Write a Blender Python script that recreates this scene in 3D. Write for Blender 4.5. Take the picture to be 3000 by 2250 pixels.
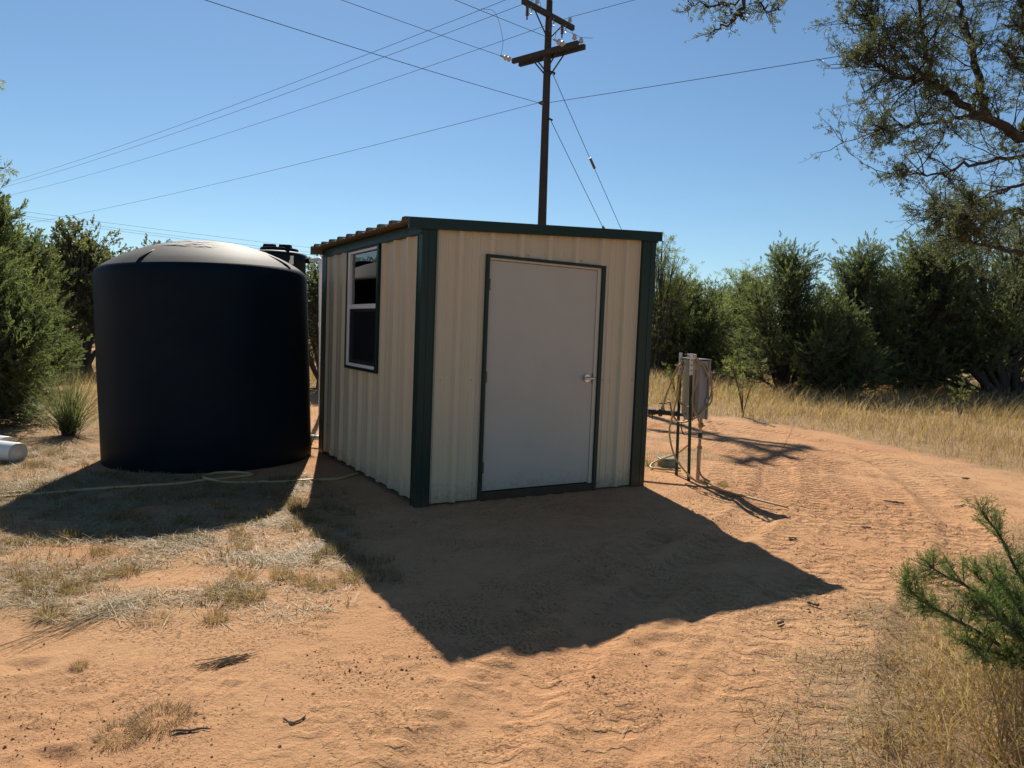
import bpy, math, random
import numpy as np
from mathutils import Vector, Matrix

# ------------------------------------------------------------------ camera, sky, sun, exposure
scene = bpy.context.scene
COL = scene.collection
for ob in list(bpy.data.objects):
    bpy.data.objects.remove(ob)

CAM_H, PITCH, ROLL = 1.4686, -0.070686, 0.039489
cam_data = bpy.data.cameras.new('camera')
cam = bpy.data.objects.new('camera', cam_data)
COL.objects.link(cam)
cam_data.sensor_width = 36.0
cam_data.lens = 36.0 * 2114.2 / 3000.0
cam_data.clip_start = 0.05
cam_data.clip_end = 3000.0
_f = Vector((0, math.cos(PITCH), math.sin(PITCH)))
_u = Vector((0, -math.sin(PITCH), math.cos(PITCH)))
_r = Vector((1, 0, 0))
_right = _r * math.cos(ROLL) + _u * math.sin(ROLL)
_up = -_r * math.sin(ROLL) + _u * math.cos(ROLL)
cam.matrix_world = Matrix(((_right.x, _up.x, -_f.x, 0), (_right.y, _up.y, -_f.y, 0),
                           (_right.z, _up.z, -_f.z, CAM_H), (0, 0, 0, 1)))
scene.camera = cam

SUN_TRAVEL = Vector((0.268, -1.139, -1.0)).normalized()
SUN_EL = math.asin(-SUN_TRAVEL.z)
SUN_AZ = math.atan2(-SUN_TRAVEL.x, -SUN_TRAVEL.y)      # from +Y towards +X
world = bpy.data.worlds.new('World')
scene.world = world
world.use_nodes = True
wn, wl = world.node_tree.nodes, world.node_tree.links
wn.clear()
sky = wn.new('ShaderNodeTexSky')
sky.sky_type = 'NISHITA'
sky.sun_disc = False
sky.sun_elevation = SUN_EL
sky.sun_rotation = SUN_AZ
sky.altitude = 300
sky.air_density = 1.0
sky.dust_density = 0.1
sky.ozone_density = 2.2
bg = wn.new('ShaderNodeBackground')
bg.inputs['Strength'].default_value = 0.060
wo = wn.new('ShaderNodeOutputWorld')
tint = wn.new('ShaderNodeMix'); tint.data_type = 'RGBA'; tint.blend_type = 'MULTIPLY'
tint.inputs['Factor'].default_value = 1.0
tint.inputs['B'].default_value = (0.86, 1.02, 1.08, 1)
wl.new(sky.outputs[0], tint.inputs['A'])
wl.new(tint.outputs['Result'], bg.inputs['Color'])
wl.new(bg.outputs[0], wo.inputs['Surface'])

sun_data = bpy.data.lights.new('sun', 'SUN')
sun_data.energy = 5.0
sun_data.angle = math.radians(0.53)
sun_data.color = (1.0, 0.93, 0.82)
sun = bpy.data.objects.new('sun', sun_data)
sun.rotation_euler = SUN_TRAVEL.to_track_quat('-Z', 'Y').to_euler()
sun.location = (-6, 20, 18)
COL.objects.link(sun)

scene.view_settings.view_transform = 'Standard'
scene.view_settings.look = 'None'
scene.view_settings.exposure = 0.6
scene.view_settings.gamma = 1.0
scene.view_settings.use_curve_mapping = False
scene.render.engine = 'CYCLES'
scene.cycles.max_bounces = 6
scene.cycles.diffuse_bounces = 4
scene.cycles.glossy_bounces = 3
scene.cycles.transmission_bounces = 5
scene.cycles.transparent_max_bounces = 8
scene.cycles.caustics_reflective = False
scene.cycles.caustics_refractive = False
scene.cycles.use_denoising = True

# ------------------------------------------------------------------ helpers
def tag(o, label=None, cat=None, group=None, kind=None):
    if label: o['label'] = label
    if cat: o['category'] = cat
    if group: o['group'] = group
    if kind: o['kind'] = kind
    return o

def empty(name, loc=(0, 0, 0), rz=0.0):
    o = bpy.data.objects.new(name, None)
    COL.objects.link(o)
    o.location = loc
    o.rotation_euler = (0, 0, rz)
    o.empty_display_size = 0.2
    return o

class MB:
    """collects geometry for one mesh object"""
    def __init__(self):
        self.v, self.q, self.t, self.a, self.n = [], [], [], [], 0
    def add(self, v, quads=None, tris=None, tint=None):
        v = np.asarray(v, float).reshape(-1, 3)
        if quads is not None and len(quads): self.q.append(np.asarray(quads, int).reshape(-1, 4) + self.n)
        if tris is not None and len(tris): self.t.append(np.asarray(tris, int).reshape(-1, 3) + self.n)
        self.v.append(v)
        if tint is None: tint = np.full(len(v), 0.5)
        elif np.isscalar(tint): tint = np.full(len(v), float(tint))
        self.a.append(np.asarray(tint, float))
        self.n += len(v)
    def box(self, x0, x1, y0, y1, z0, z1):
        v = [(x, y, z) for z in (z0, z1) for y in (y0, y1) for x in (x0, x1)]
        self.add(v, [(0, 2, 3, 1), (4, 5, 7, 6), (0, 1, 5, 4), (2, 6, 7, 3), (0, 4, 6, 2), (1, 3, 7, 5)])
        return self
    def hexa(self, v8):
        self.add(v8, [(0, 2, 3, 1), (4, 5, 7, 6), (0, 1, 5, 4), (2, 6, 7, 3), (0, 4, 6, 2), (1, 3, 7, 5)])
        return self
    def tube(self, pts, rad, sides=8, cap=True, tint=None):
        pts = np.asarray(pts, float)
        n = len(pts)
        rad = np.full(n, rad, float) if np.isscalar(rad) else np.asarray(rad, float)
        tan = np.gradient(pts, axis=0)
        tan /= np.linalg.norm(tan, axis=1)[:, None] + 1e-12
        ref = np.array([0, 0, 1.0]) if abs(tan[0, 2]) < 0.9 else np.array([1.0, 0, 0])
        A = np.zeros((n, 3))
        a = np.cross(tan[0], ref); a /= np.linalg.norm(a)
        for i in range(n):
            a = a - tan[i] * a.dot(tan[i])
            a /= np.linalg.norm(a) + 1e-12
            A[i] = a
        B = np.cross(tan, A)
        th = np.arange(sides) * 2 * math.pi / sides
        ring = (A[:, None, :] * np.cos(th)[None, :, None] + B[:, None, :] * np.sin(th)[None, :, None]) * rad[:, None, None] + pts[:, None, :]
        i = np.arange(n - 1)[:, None] * sides
        j = np.arange(sides)[None, :]
        k = (j + 1) % sides
        q = np.stack([i + j, i + k, i + sides + k, i + sides + j], -1).reshape(-1, 4)
        v = ring.reshape(-1, 3)
        tr = []
        if cap:
            v = np.vstack([v, pts[:1], pts[-1:]])
            c0, c1 = n * sides, n * sides + 1
            for s in range(sides):
                tr.append((c0, (s + 1) % sides, s))
                tr.append((c1, (n - 1) * sides + s, (n - 1) * sides + (s + 1) % sides))
        self.add(v, q, tr, tint)
        return self
    def lathe(self, prof, sides=48, c=(0, 0, 0)):
        prof = np.asarray(prof, float)
        n = len(prof)
        th = np.arange(sides) * 2 * math.pi / sides
        v = np.stack([prof[:, 0][:, None] * np.cos(th)[None] + c[0], prof[:, 0][:, None] * np.sin(th)[None] + c[1],
                      np.repeat(prof[:, 1][:, None], sides, 1) + c[2]], -1).reshape(-1, 3)
        i = np.arange(n - 1)[:, None] * sides
        j = np.arange(sides)[None, :]
        k = (j + 1) % sides
        q = np.stack([i + j, i + k, i + sides + k, i + sides + j], -1).reshape(-1, 4)
        self.add(v, q)
        return self
    def build(self, name, mat, parent=None, smooth=False, bevel=0.0, loc=None):
        v = np.vstack(self.v)
        q = np.vstack(self.q) if self.q else np.zeros((0, 4), int)
        t = np.vstack(self.t) if self.t else np.zeros((0, 3), int)
        me = bpy.data.meshes.new(name)
        me.vertices.add(len(v))
        me.vertices.foreach_set('co', v.astype(np.float32).ravel())
        loops = np.concatenate([q.ravel(), t.ravel()]).astype(np.int32)
        me.loops.add(len(loops))
        me.loops.foreach_set('vertex_index', loops)
        start = np.concatenate([np.arange(len(q)) * 4, len(q) * 4 + np.arange(len(t)) * 3]).astype(np.int32)
        me.polygons.add(len(start))
        me.polygons.foreach_set('loop_start', start)
        me.polygons.foreach_set('use_smooth', np.full(len(start), bool(smooth)))
        me.update(calc_edges=True)
        at = me.attributes.new('tint', 'FLOAT', 'POINT')
        at.data.foreach_set('value', np.concatenate(self.a).astype(np.float32))
        me.materials.append(mat)
        o = bpy.data.objects.new(name, me)
        COL.objects.link(o)
        if parent: o.parent = parent
        if loc is not None: o.location = loc
        if bevel:
            b = o.modifiers.new('bevel', 'BEVEL')
            b.width = bevel; b.segments = 2; b.limit_method = 'ANGLE'
        return o

def hash2(ix, iy, seed):
    n = (ix.astype(np.int64) * 374761393 + iy.astype(np.int64) * 668265263 + seed * 982451653) & 0xffffffff
    n = ((n ^ (n >> 13)) * 1274126177) & 0xffffffff
    return ((n ^ (n >> 16)) & 0xffffff) / float(0xffffff)

def vnoise(x, y, s, seed):
    x = np.asarray(x, float) / s; y = np.asarray(y, float) / s
    ix = np.floor(x); iy = np.floor(y)
    fx = x - ix; fy = y - iy
    fx = fx * fx * fx * (fx * (fx * 6 - 15) + 10); fy = fy * fy * fy * (fy * (fy * 6 - 15) + 10)
    a = hash2(ix, iy, seed); b = hash2(ix + 1, iy, seed); c = hash2(ix, iy + 1, seed); d = hash2(ix + 1, iy + 1, seed)
    return (a * (1 - fx) + b * fx) * (1 - fy) + (c * (1 - fx) + d * fx) * fy

def fbm(x, y, s, octv, seed):
    r = 0; amp = 1; tot = 0
    for k in range(octv):
        r = r + amp * vnoise(x, y, s / 2 ** k, seed + 17 * k); tot += amp; amp *= 0.5
    return r / tot

def sstep(a, b, x):
    t = np.clip((x - a) / (b - a), 0, 1)
    return t * t * (3 - 2 * t)

def inpoly(x, y, poly):
    x = np.asarray(x, float); y = np.asarray(y, float)
    r = np.zeros(x.shape, bool)
    n = len(poly)
    for i in range(n):
        x0, y0 = poly[i]; x1, y1 = poly[(i + 1) % n]
        if y0 == y1: continue
        c = ((y0 > y) != (y1 > y)) & (x < (x1 - x0) * (y - y0) / (y1 - y0) + x0)
        r ^= c
    return r

def polydist(x, y, pts):
    """distance to an open polyline, arc length, signed side"""
    best = np.full(np.shape(x), 1e9); S = np.zeros(np.shape(x)); side = np.zeros(np.shape(x))
    acc = 0
    for (x0, y0), (x1, y1) in zip(pts[:-1], pts[1:]):
        L = math.hypot(x1 - x0, y1 - y0); ux, uy = (x1 - x0) / L, (y1 - y0) / L
        t = np.clip((x - x0) * ux + (y - y0) * uy, 0, L)
        dx = x - (x0 + ux * t); dy = y - (y0 + uy * t)
        d = np.hypot(dx, dy)
        m = d < best
        best = np.where(m, d, best); S = np.where(m, acc + t, S)
        side = np.where(m, np.sign(ux * dy - uy * dx), side)
        acc += L
    return best, S, side

def spline(pts, n=12):
    """Catmull-Rom through points"""
    P = np.asarray(pts, float)
    P = np.vstack([2 * P[0] - P[1], P, 2 * P[-1] - P[-2]])
    out = []
    for i in range(1, len(P) - 2):
        for k in range(n):
            t = k / n
            a, b, c, d = P[i - 1], P[i], P[i + 1], P[i + 2]
            out.append(0.5 * ((2 * b) + (-a + c) * t + (2 * a - 5 * b + 4 * c - d) * t * t + (-a + 3 * b - 3 * c + d) * t ** 3))
    out.append(P[-2])
    return np.array(out)

# ------------------------------------------------------------------ materials
def new_mat(name):
    m = bpy.data.materials.new(name)
    m.use_nodes = True
    nt = m.node_tree
    nt.nodes.clear()
    out = nt.nodes.new('ShaderNodeOutputMaterial')
    return m, nt, nt.nodes, nt.links, out

def simple(name, col, rough=0.6, metal=0.0, spec=0.4, var=0.12, scale=6.0, bump=0.0, bscale=60.0, dirt=None, dirt_amt=0.0, dscale=2.5, splash=None):
    m, nt, N, L, out = new_mat(name)
    p = N.new('ShaderNodeBsdfPrincipled')
    tc = N.new('ShaderNodeTexCoord')
    nz = N.new('ShaderNodeTexNoise'); nz.inputs['Scale'].default_value = scale; nz.inputs['Detail'].default_value = 6
    L.new(tc.outputs['Object'], nz.inputs['Vector'])
    mx = N.new('ShaderNodeMix'); mx.data_type = 'RGBA'
    mx.inputs['A'].default_value = tuple(c * (1 - var) for c in col) + (1,)
    mx.inputs['B'].default_value = tuple(min(1, c * (1 + var)) for c in col) + (1,)
    L.new(nz.outputs['Fac'], mx.inputs['Factor'])
    last = mx.outputs['Result']
    if dirt:
        n2 = N.new('ShaderNodeTexNoise'); n2.inputs['Scale'].default_value = dscale; n2.inputs['Detail'].default_value = 9; n2.inputs['Roughness'].default_value = 0.7
        L.new(tc.outputs['Object'], n2.inputs['Vector'])
        r = N.new('ShaderNodeMapRange'); r.inputs['From Min'].default_value = 0.45; r.inputs['From Max'].default_value = 0.75; r.inputs['To Max'].default_value = dirt_amt
        L.new(n2.outputs['Fac'], r.inputs['Value'])
        m2 = N.new('ShaderNodeMix'); m2.data_type = 'RGBA'
        L.new(r.outputs[0], m2.inputs['Factor']); L.new(last, m2.inputs['A'])
        m2.inputs['B'].default_value = tuple(dirt) + (1,)
        last = m2.outputs['Result']
    if splash:
        # soil thrown up by rain, speckled, only near the foot
        sx = N.new('ShaderNodeSeparateXYZ'); L.new(tc.outputs['Object'], sx.inputs[0])
        n4 = N.new('ShaderNodeTexNoise'); n4.inputs['Scale'].default_value = 22; n4.inputs['Detail'].default_value = 8; n4.inputs['Roughness'].default_value = 0.75
        L.new(tc.outputs['Object'], n4.inputs['Vector'])
        za = N.new('ShaderNodeMapRange'); za.inputs['From Min'].default_value = 0.42; za.inputs['From Max'].default_value = 0.0; za.inputs['To Min'].default_value = -0.35; za.inputs['To Max'].default_value = 0.28
        L.new(sx.outputs[2], za.inputs['Value'])
        ad = N.new('ShaderNodeMath'); ad.operation = 'ADD'; L.new(n4.outputs['Fac'], ad.inputs[0]); L.new(za.outputs[0], ad.inputs[1])
        r4 = N.new('ShaderNodeMapRange'); r4.inputs['From Min'].default_value = 0.50; r4.inputs['From Max'].default_value = 0.85; r4.inputs['To Max'].default_value = 0.6
        L.new(ad.outputs[0], r4.inputs['Value'])
        m4 = N.new('ShaderNodeMix'); m4.data_type = 'RGBA'; L.new(r4.outputs[0], m4.inputs['Factor']); L.new(last, m4.inputs['A']); m4.inputs['B'].default_value = tuple(splash) + (1,)
        last = m4.outputs['Result']
    L.new(last, p.inputs['Base Color'])
    p.inputs['Roughness'].default_value = rough
    p.inputs['Metallic'].default_value = metal
    p.inputs['Specular IOR Level'].default_value = spec
    if bump:
        n3 = N.new('ShaderNodeTexNoise'); n3.inputs['Scale'].default_value = bscale; n3.inputs['Detail'].default_value = 5
        L.new(tc.outputs['Object'], n3.inputs['Vector'])
        b = N.new('ShaderNodeBump'); b.inputs['Strength'].default_value = 0.6; b.inputs['Distance'].default_value = bump
        L.new(n3.outputs['Fac'], b.inputs['Height']); L.new(b.outputs[0], p.inputs['Normal'])
    L.new(p.outputs[0], out.inputs['Surface'])
    return m

def leafy(name, stops, trans=0.4, tcol=1.35, rough=0.55, spec=0.25):
    """foliage: colour picked by each leaf's own tint, part of the light passes through"""
    m, nt, N, L, out = new_mat(name)
    at = N.new('ShaderNodeAttribute'); at.attribute_name = 'tint'
    cr = N.new('ShaderNodeValToRGB')
    el = cr.color_ramp.elements
    while len(el) < len(stops): el.new(0.5)
    for e, (pos, c) in zip(el, stops):
        e.position = pos; e.color = tuple(c) + (1,)
    L.new(at.outputs['Fac'], cr.inputs['Fac'])
    p = N.new('ShaderNodeBsdfPrincipled')
    p.inputs['Roughness'].default_value = rough
    p.inputs['Specular IOR Level'].default_value = spec
    L.new(cr.outputs[0], p.inputs['Base Color'])
    tr = N.new('ShaderNodeBsdfTranslucent')
    sc = N.new('ShaderNodeMix'); sc.data_type = 'RGBA'; sc.blend_type = 'MULTIPLY'
    sc.inputs['Factor'].default_value = 1.0
    sc.inputs['B'].default_value = (tcol, tcol * 1.05, tcol * 0.6, 1)
    L.new(cr.outputs[0], sc.inputs['A'])
    L.new(sc.outputs['Result'], tr.inputs['Color'])
    mx = N.new('ShaderNodeMixShader'); mx.inputs[0].default_value = trans
    L.new(p.outputs[0], mx.inputs[1]); L.new(tr.outputs[0], mx.inputs[2])
    L.new(mx.outputs[0], out.inputs['Surface'])
    return m

M = {}
M['shed_tan'] = simple('tan_sheet_metal', (0.55, 0.475, 0.335), 0.42, 0, 0.4, 0.04, 3, dirt=(0.34, 0.26, 0.17), dirt_amt=0.10, dscale=1.6, splash=(0.26, 0.15, 0.085))
M['green'] = simple('dark_green_trim', (0.005, 0.026, 0.020), 0.42, 0, 0.3, 0.1, 4, dirt=(0.06, 0.05, 0.035), dirt_amt=0.12, splash=(0.10, 0.06, 0.035))
M['roof_tan'] = simple('tan_roof_metal', (0.21, 0.165, 0.12), 0.45, 0, 0.5, 0.06, 3)
M['door'] = simple('greige_door_paint', (0.455, 0.43, 0.37), 0.5, 0, 0.35, 0.03, 2, dirt=(0.30, 0.24, 0.18), dirt_amt=0.14, dscale=3, splash=(0.27, 0.17, 0.10))
M['jamb'] = simple('cream_door_frame', (0.55, 0.50, 0.40), 0.5, 0, 0.4, 0.03)
M['vinyl'] = simple('white_vinyl', (0.76, 0.75, 0.72), 0.4, 0, 0.4, 0.03)
M['threshold'] = simple('brown_threshold', (0.07, 0.045, 0.03), 0.8, 0, 0.2, 0.3, 12, 0.002)
M['slab'] = simple('weathered_skid', (0.10, 0.08, 0.065), 0.9, 0, 0.2, 0.3, 8, 0.003)
M['hinge'] = simple('dark_hinge_steel', (0.10, 0.095, 0.09), 0.4, 0.7)
M['chrome'] = simple('satin_nickel', (0.62, 0.60, 0.56), 0.28, 1.0)
M['poly'] = simple('black_polyethylene', (0.0010, 0.0085, 0.0165), 0.6, 0, 0.12, 0.25, 1.6, 0.0012, 140, dirt=(0.02, 0.02, 0.02), dirt_amt=0.3, dscale=1.2)
M['poly_dusty'] = simple('dusty_polyethylene', (0.066, 0.064, 0.059), 0.66, 0, 0.16, 0.2, 4, 0.0008, 140, dirt=(0.13, 0.122, 0.108), dirt_amt=0.75, dscale=5)
M['pvc'] = simple('white_pvc', (0.80, 0.79, 0.75), 0.35, 0, 0.45, 0.03, 4, dirt=(0.45, 0.36, 0.27), dirt_amt=0.25, dscale=3)
M['greenpost'] = simple('green_post_paint', (0.015, 0.045, 0.028), 0.45, 0.1, 0.4, 0.2)
M['whitepost'] = simple('white_post_paint', (0.72, 0.71, 0.68), 0.5, 0, 0.35, 0.08, 12, dirt=(0.35, 0.22, 0.14), dirt_amt=0.5, dscale=25)
M['greybox'] = simple('grey_enamel_box', (0.24, 0.245, 0.235), 0.42, 0.2, 0.5, 0.05, 5, dirt=(0.28, 0.22, 0.17), dirt_amt=0.2)
M['galv'] = simple('galvanised_lid', (0.30, 0.30, 0.285), 0.4, 0.6, 0.5, 0.08, 8)
M['hose'] = simple('tan_garden_hose', (0.46, 0.33, 0.15), 0.45, 0, 0.4, 0.12, 20)
M['hose_tan'] = simple('brown_rubber_hose', (0.36, 0.24, 0.13), 0.5, 0, 0.4, 0.12, 20)
M['cable'] = simple('black_cable', (0.02, 0.02, 0.02), 0.5)
M['brass'] = simple('old_brass', (0.24, 0.17, 0.09), 0.45, 0.8, 0.5, 0.3, 30)
M['iron'] = simple('dark_iron_fitting', (0.03, 0.03, 0.028), 0.5, 0.5, 0.5, 0.3, 30)
M['pipe_tan'] = simple('sunned_pvc_conduit', (0.52, 0.36, 0.24), 0.5, 0, 0.4, 0.1, 10)
M['lid_green'] = simple('green_valve_box', (0.12, 0.17, 0.13), 0.5, 0, 0.4, 0.15, 12, dirt=(0.40, 0.30, 0.2), dirt_amt=0.7, dscale=9)
M['pole_wood'] = simple('weathered_pole_wood', (0.05, 0.043, 0.038), 0.85, 0, 0.2, 0.35, 5, 0.004, 30)
M['arm_wood'] = simple('weathered_crossarm_wood', (0.05, 0.047, 0.043), 0.85, 0, 0.2, 0.25, 5, 0.003, 30)
M['porcelain'] = simple('grey_porcelain', (0.42, 0.42, 0.42), 0.2, 0, 0.5, 0.05)
M['brownporc'] = simple('brown_porcelain', (0.10, 0.07, 0.06), 0.25, 0, 0.5, 0.1)
M['wire'] = simple('weathered_conductor', (0.06, 0.065, 0.075), 0.8, 0.0, 0.2)
M['bark'] = simple('juniper_bark', (0.055, 0.046, 0.039), 0.9, 0, 0.15, 0.35, 14, 0.006, 40)
M['bark_grey'] = simple('grey_twig_bark', (0.11, 0.09, 0.075), 0.9, 0, 0.15, 0.3, 14, 0.004, 40)
M['stick'] = simple('dead_wood', (0.15, 0.11, 0.08), 0.9, 0, 0.15, 0.4, 30, 0.003, 60)
M['stick_pale'] = simple('pale_dead_wood', (0.33, 0.26, 0.19), 0.9, 0, 0.15, 0.3, 30, 0.003, 60)
M['clod'] = simple('soil_clod', (0.30, 0.165, 0.095), 0.95, 0, 0.1, 0.35, 40, 0.002, 120)
M['cavity'] = simple('bare_interior', (0.05, 0.045, 0.04), 0.9)
M['sticker'] = simple('white_sticker', (0.75, 0.75, 0.75), 0.5)
M['scuff'] = simple('pale_scuff', (0.42, 0.41, 0.39), 0.7, 0, 0.2, 0.3, 25)

M['juniper'] = leafy('juniper_foliage', [(0, (0.056, 0.076, 0.040)), (0.5, (0.098, 0.118, 0.058)), (1, (0.165, 0.172, 0.080))], 0.47, 1.55)
M['juniper_near'] = leafy('juniper_sprays', [(0, (0.055, 0.068, 0.042)), (0.55, (0.095, 0.110, 0.066)), (1, (0.145, 0.148, 0.082))], 0.45, 1.45)
M['sapling'] = leafy('young_juniper_foliage', [(0, (0.056, 0.088, 0.030)), (0.6, (0.095, 0.138, 0.050)), (1, (0.15, 0.18, 0.08))], 0.5, 1.5)
M['oak'] = leafy('scrub_oak_leaves', [(0, (0.055, 0.062, 0.034)), (0.5, (0.095, 0.10, 0.05)), (1, (0.15, 0.15, 0.075))], 0.5, 1.6)
M['mesquite'] = leafy('mesquite_leaves', [(0, (0.12, 0.145, 0.05)), (0.5, (0.18, 0.20, 0.075)), (1, (0.25, 0.26, 0.11))], 0.5, 1.5)
M['weed'] = leafy('weed_leaves', [(0, (0.10, 0.12, 0.035)), (1, (0.22, 0.23, 0.09))], 0.5, 1.3)
M['yucca'] = leafy('yucca_leaves', [(0, (0.085, 0.105, 0.055)), (0.6, (0.14, 0.155, 0.080)), (1, (0.30, 0.26, 0.15))], 0.4, 1.3)
M['grass_gold'] = leafy('dry_golden_grass', [(0, (0.20, 0.115, 0.045)), (0.45, (0.345, 0.225, 0.105)), (0.8, (0.48, 0.355, 0.19)), (1, (0.55, 0.46, 0.29))], 0.45, 1.25)
M['grass_short'] = leafy('short_brown_grass', [(0, (0.16, 0.105, 0.045)), (0.5, (0.30, 0.205, 0.10)), (1, (0.46, 0.37, 0.22))], 0.4, 1.2)
M['straw'] = leafy('bleached_straw', [(0, (0.23, 0.165, 0.085)), (0.5, (0.36, 0.275, 0.155)), (1, (0.52, 0.43, 0.27))], 0.25, 1.1)

def glass_mat():
    m, nt, N, L, out = new_mat('window_glass')
    fr = N.new('ShaderNodeFresnel'); fr.inputs['IOR'].default_value = 1.7
    tr = N.new('ShaderNodeBsdfTransparent'); tr.inputs['Color'].default_value = (0.72, 0.76, 0.76, 1)
    gl = N.new('ShaderNodeBsdfGlossy'); gl.inputs['Roughness'].default_value = 0.015; gl.inputs['Color'].default_value = (1, 1, 1, 1)
    mx = N.new('ShaderNodeMixShader')
    L.new(fr.outputs[0], mx.inputs[0]); L.new(tr.outputs[0], mx.inputs[1]); L.new(gl.outputs[0], mx.inputs[2])
    L.new(mx.outputs[0], out.inputs['Surface'])
    return m
M['glass'] = glass_mat()
def screen_mat():
    m, nt, N, L, out = new_mat('insect_screen')
    p = N.new('ShaderNodeBsdfDiffuse'); p.inputs['Color'].default_value = (0.02, 0.022, 0.025, 1)
    tr = N.new('ShaderNodeBsdfTransparent')
    mx = N.new('ShaderNodeMixShader'); mx.inputs[0].default_value = 0.6
    L.new(tr.outputs[0], mx.inputs[1]); L.new(p.outputs[0], mx.inputs[2])
    L.new(mx.outputs[0], out.inputs['Surface'])
    return m
M['screen'] = screen_mat()

# ------------------------------------------------------------------ ground
ROAD = spline([(-0.4, 0.0), (0.3, 1.6), (1.0, 3.0), (1.9, 4.5), (2.9, 6.0), (3.65, 7.6), (4.0, 9.2), (3.8, 10.9), (3.1, 12.4), (1.9, 13.8), (0.2, 15.0), (-2.5, 16.2)], 6)[:, :2].tolist()
FIELD = [(3.0, 14.75), (3.56, 14.3), (4.27, 13.93), (4.76, 13.0), (5.4, 12.24), (5.55, 10.88), (5.85, 9.86), (6.3, 8.6), (8, 7.3), (14, 9), (26, 24), (26, 34), (-6, 34), (-6, 18.5), (-1, 17.6), (1.2, 16.4)]
LEFTB = [(-4.75, 8.0), (-4.5, 9.2), (-4.0, 12), (-5.0, 22), (-16, 30), (-24, 26), (-10, 9.5), (-7.6, 8.2), (-5.6, 7.4)]
LEFTC = [(-4.75, 8.1), (-3.9, 6.9), (-1.55, 6.7), (-1.35, 5.6), (-1.05, 4.75), (-0.72, 4.25), (-0.85, 3.78), (-1.2, 3.55), (-1.6, 3.42), (-2.0, 3.5), (-2.5, 3.25), (-4, 3.3), (-8, 5), (-8, 8.3)]
TONGUE = [(-2.19, 3.93), (-2.1, 4.1), (-1.83, 4.2), (-1.44, 4.18), (-1.1, 4.15), (-1.2, 4.0), (-1.4, 3.88), (-1.72, 3.81), (-2.05, 3.77)]
FGR = [(0.78, 2.0), (0.95, 2.4), (1.15, 2.71), (1.38, 3.03), (1.63, 3.42), (1.95, 3.86), (2.45, 4.26), (3.05, 4.76), (3.9, 5.5), (4.7, 6.2), (7, 7.4), (7, 3), (3, 0.6), (0.5, 0.6), (0.55, 1.5)]
POSTG = [(1.45, 8.1), (2.3, 8.2), (2.75, 9.2), (2.6, 10.6), (1.2, 12.2), (-0.2, 12.5), (0.3, 9.6)]

def soft(x, y, poly, w, seed, ns=0.5):
    """1 inside, 0 outside, ragged border of width about w"""
    jx = (fbm(x, y, ns, 3, seed) - 0.5) * 2 * w; jy = (fbm(x, y, ns, 3, seed + 5) - 0.5) * 2 * w
    return inpoly(x + jx, y + jy, poly)

def softs(x, y, poly, w, seed):
    """1 well inside, 0 well outside, wide ragged fade between"""
    d = polydist(x, y, poly + poly[:1])[0] * np.where(inpoly(x, y, poly), 1, -1)
    d = d + (fbm(x, y, 0.35, 4, seed) - 0.5) * 2.4 * w
    return sstep(-w, w, d)

def grassy(x, y):
    near = np.hypot(x, y) < 40
    out = np.ones(np.shape(x)) * 1.0
    out[near] = grassy_near(x[near], y[near])
    return out

def grassy_near(x, y):
    g = np.zeros(np.shape(x))
    g = np.maximum(g, softs(x, y, FIELD, 0.25, 3) * 1.0)
    g = np.maximum(g, softs(x, y, LEFTB, 0.5, 4) * 1.0)
    c = softs(x, y, LEFTC, 0.3, 5) * (1 - softs(x, y, TONGUE, 0.12, 6))
    g = np.maximum(g, c * (0.25 + 0.75 * sstep(0.30, 0.55, fbm(x, y, 0.55, 4, 9))) * 0.85)
    g = np.maximum(g, softs(x, y, FGR, 0.28, 7) * 0.9)
    g = np.maximum(g, soft(x, y, POSTG, 0.4, 8) * 0.6 * sstep(0.35, 0.6, fbm(x, y, 0.5, 2, 19)))
    return g

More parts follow.
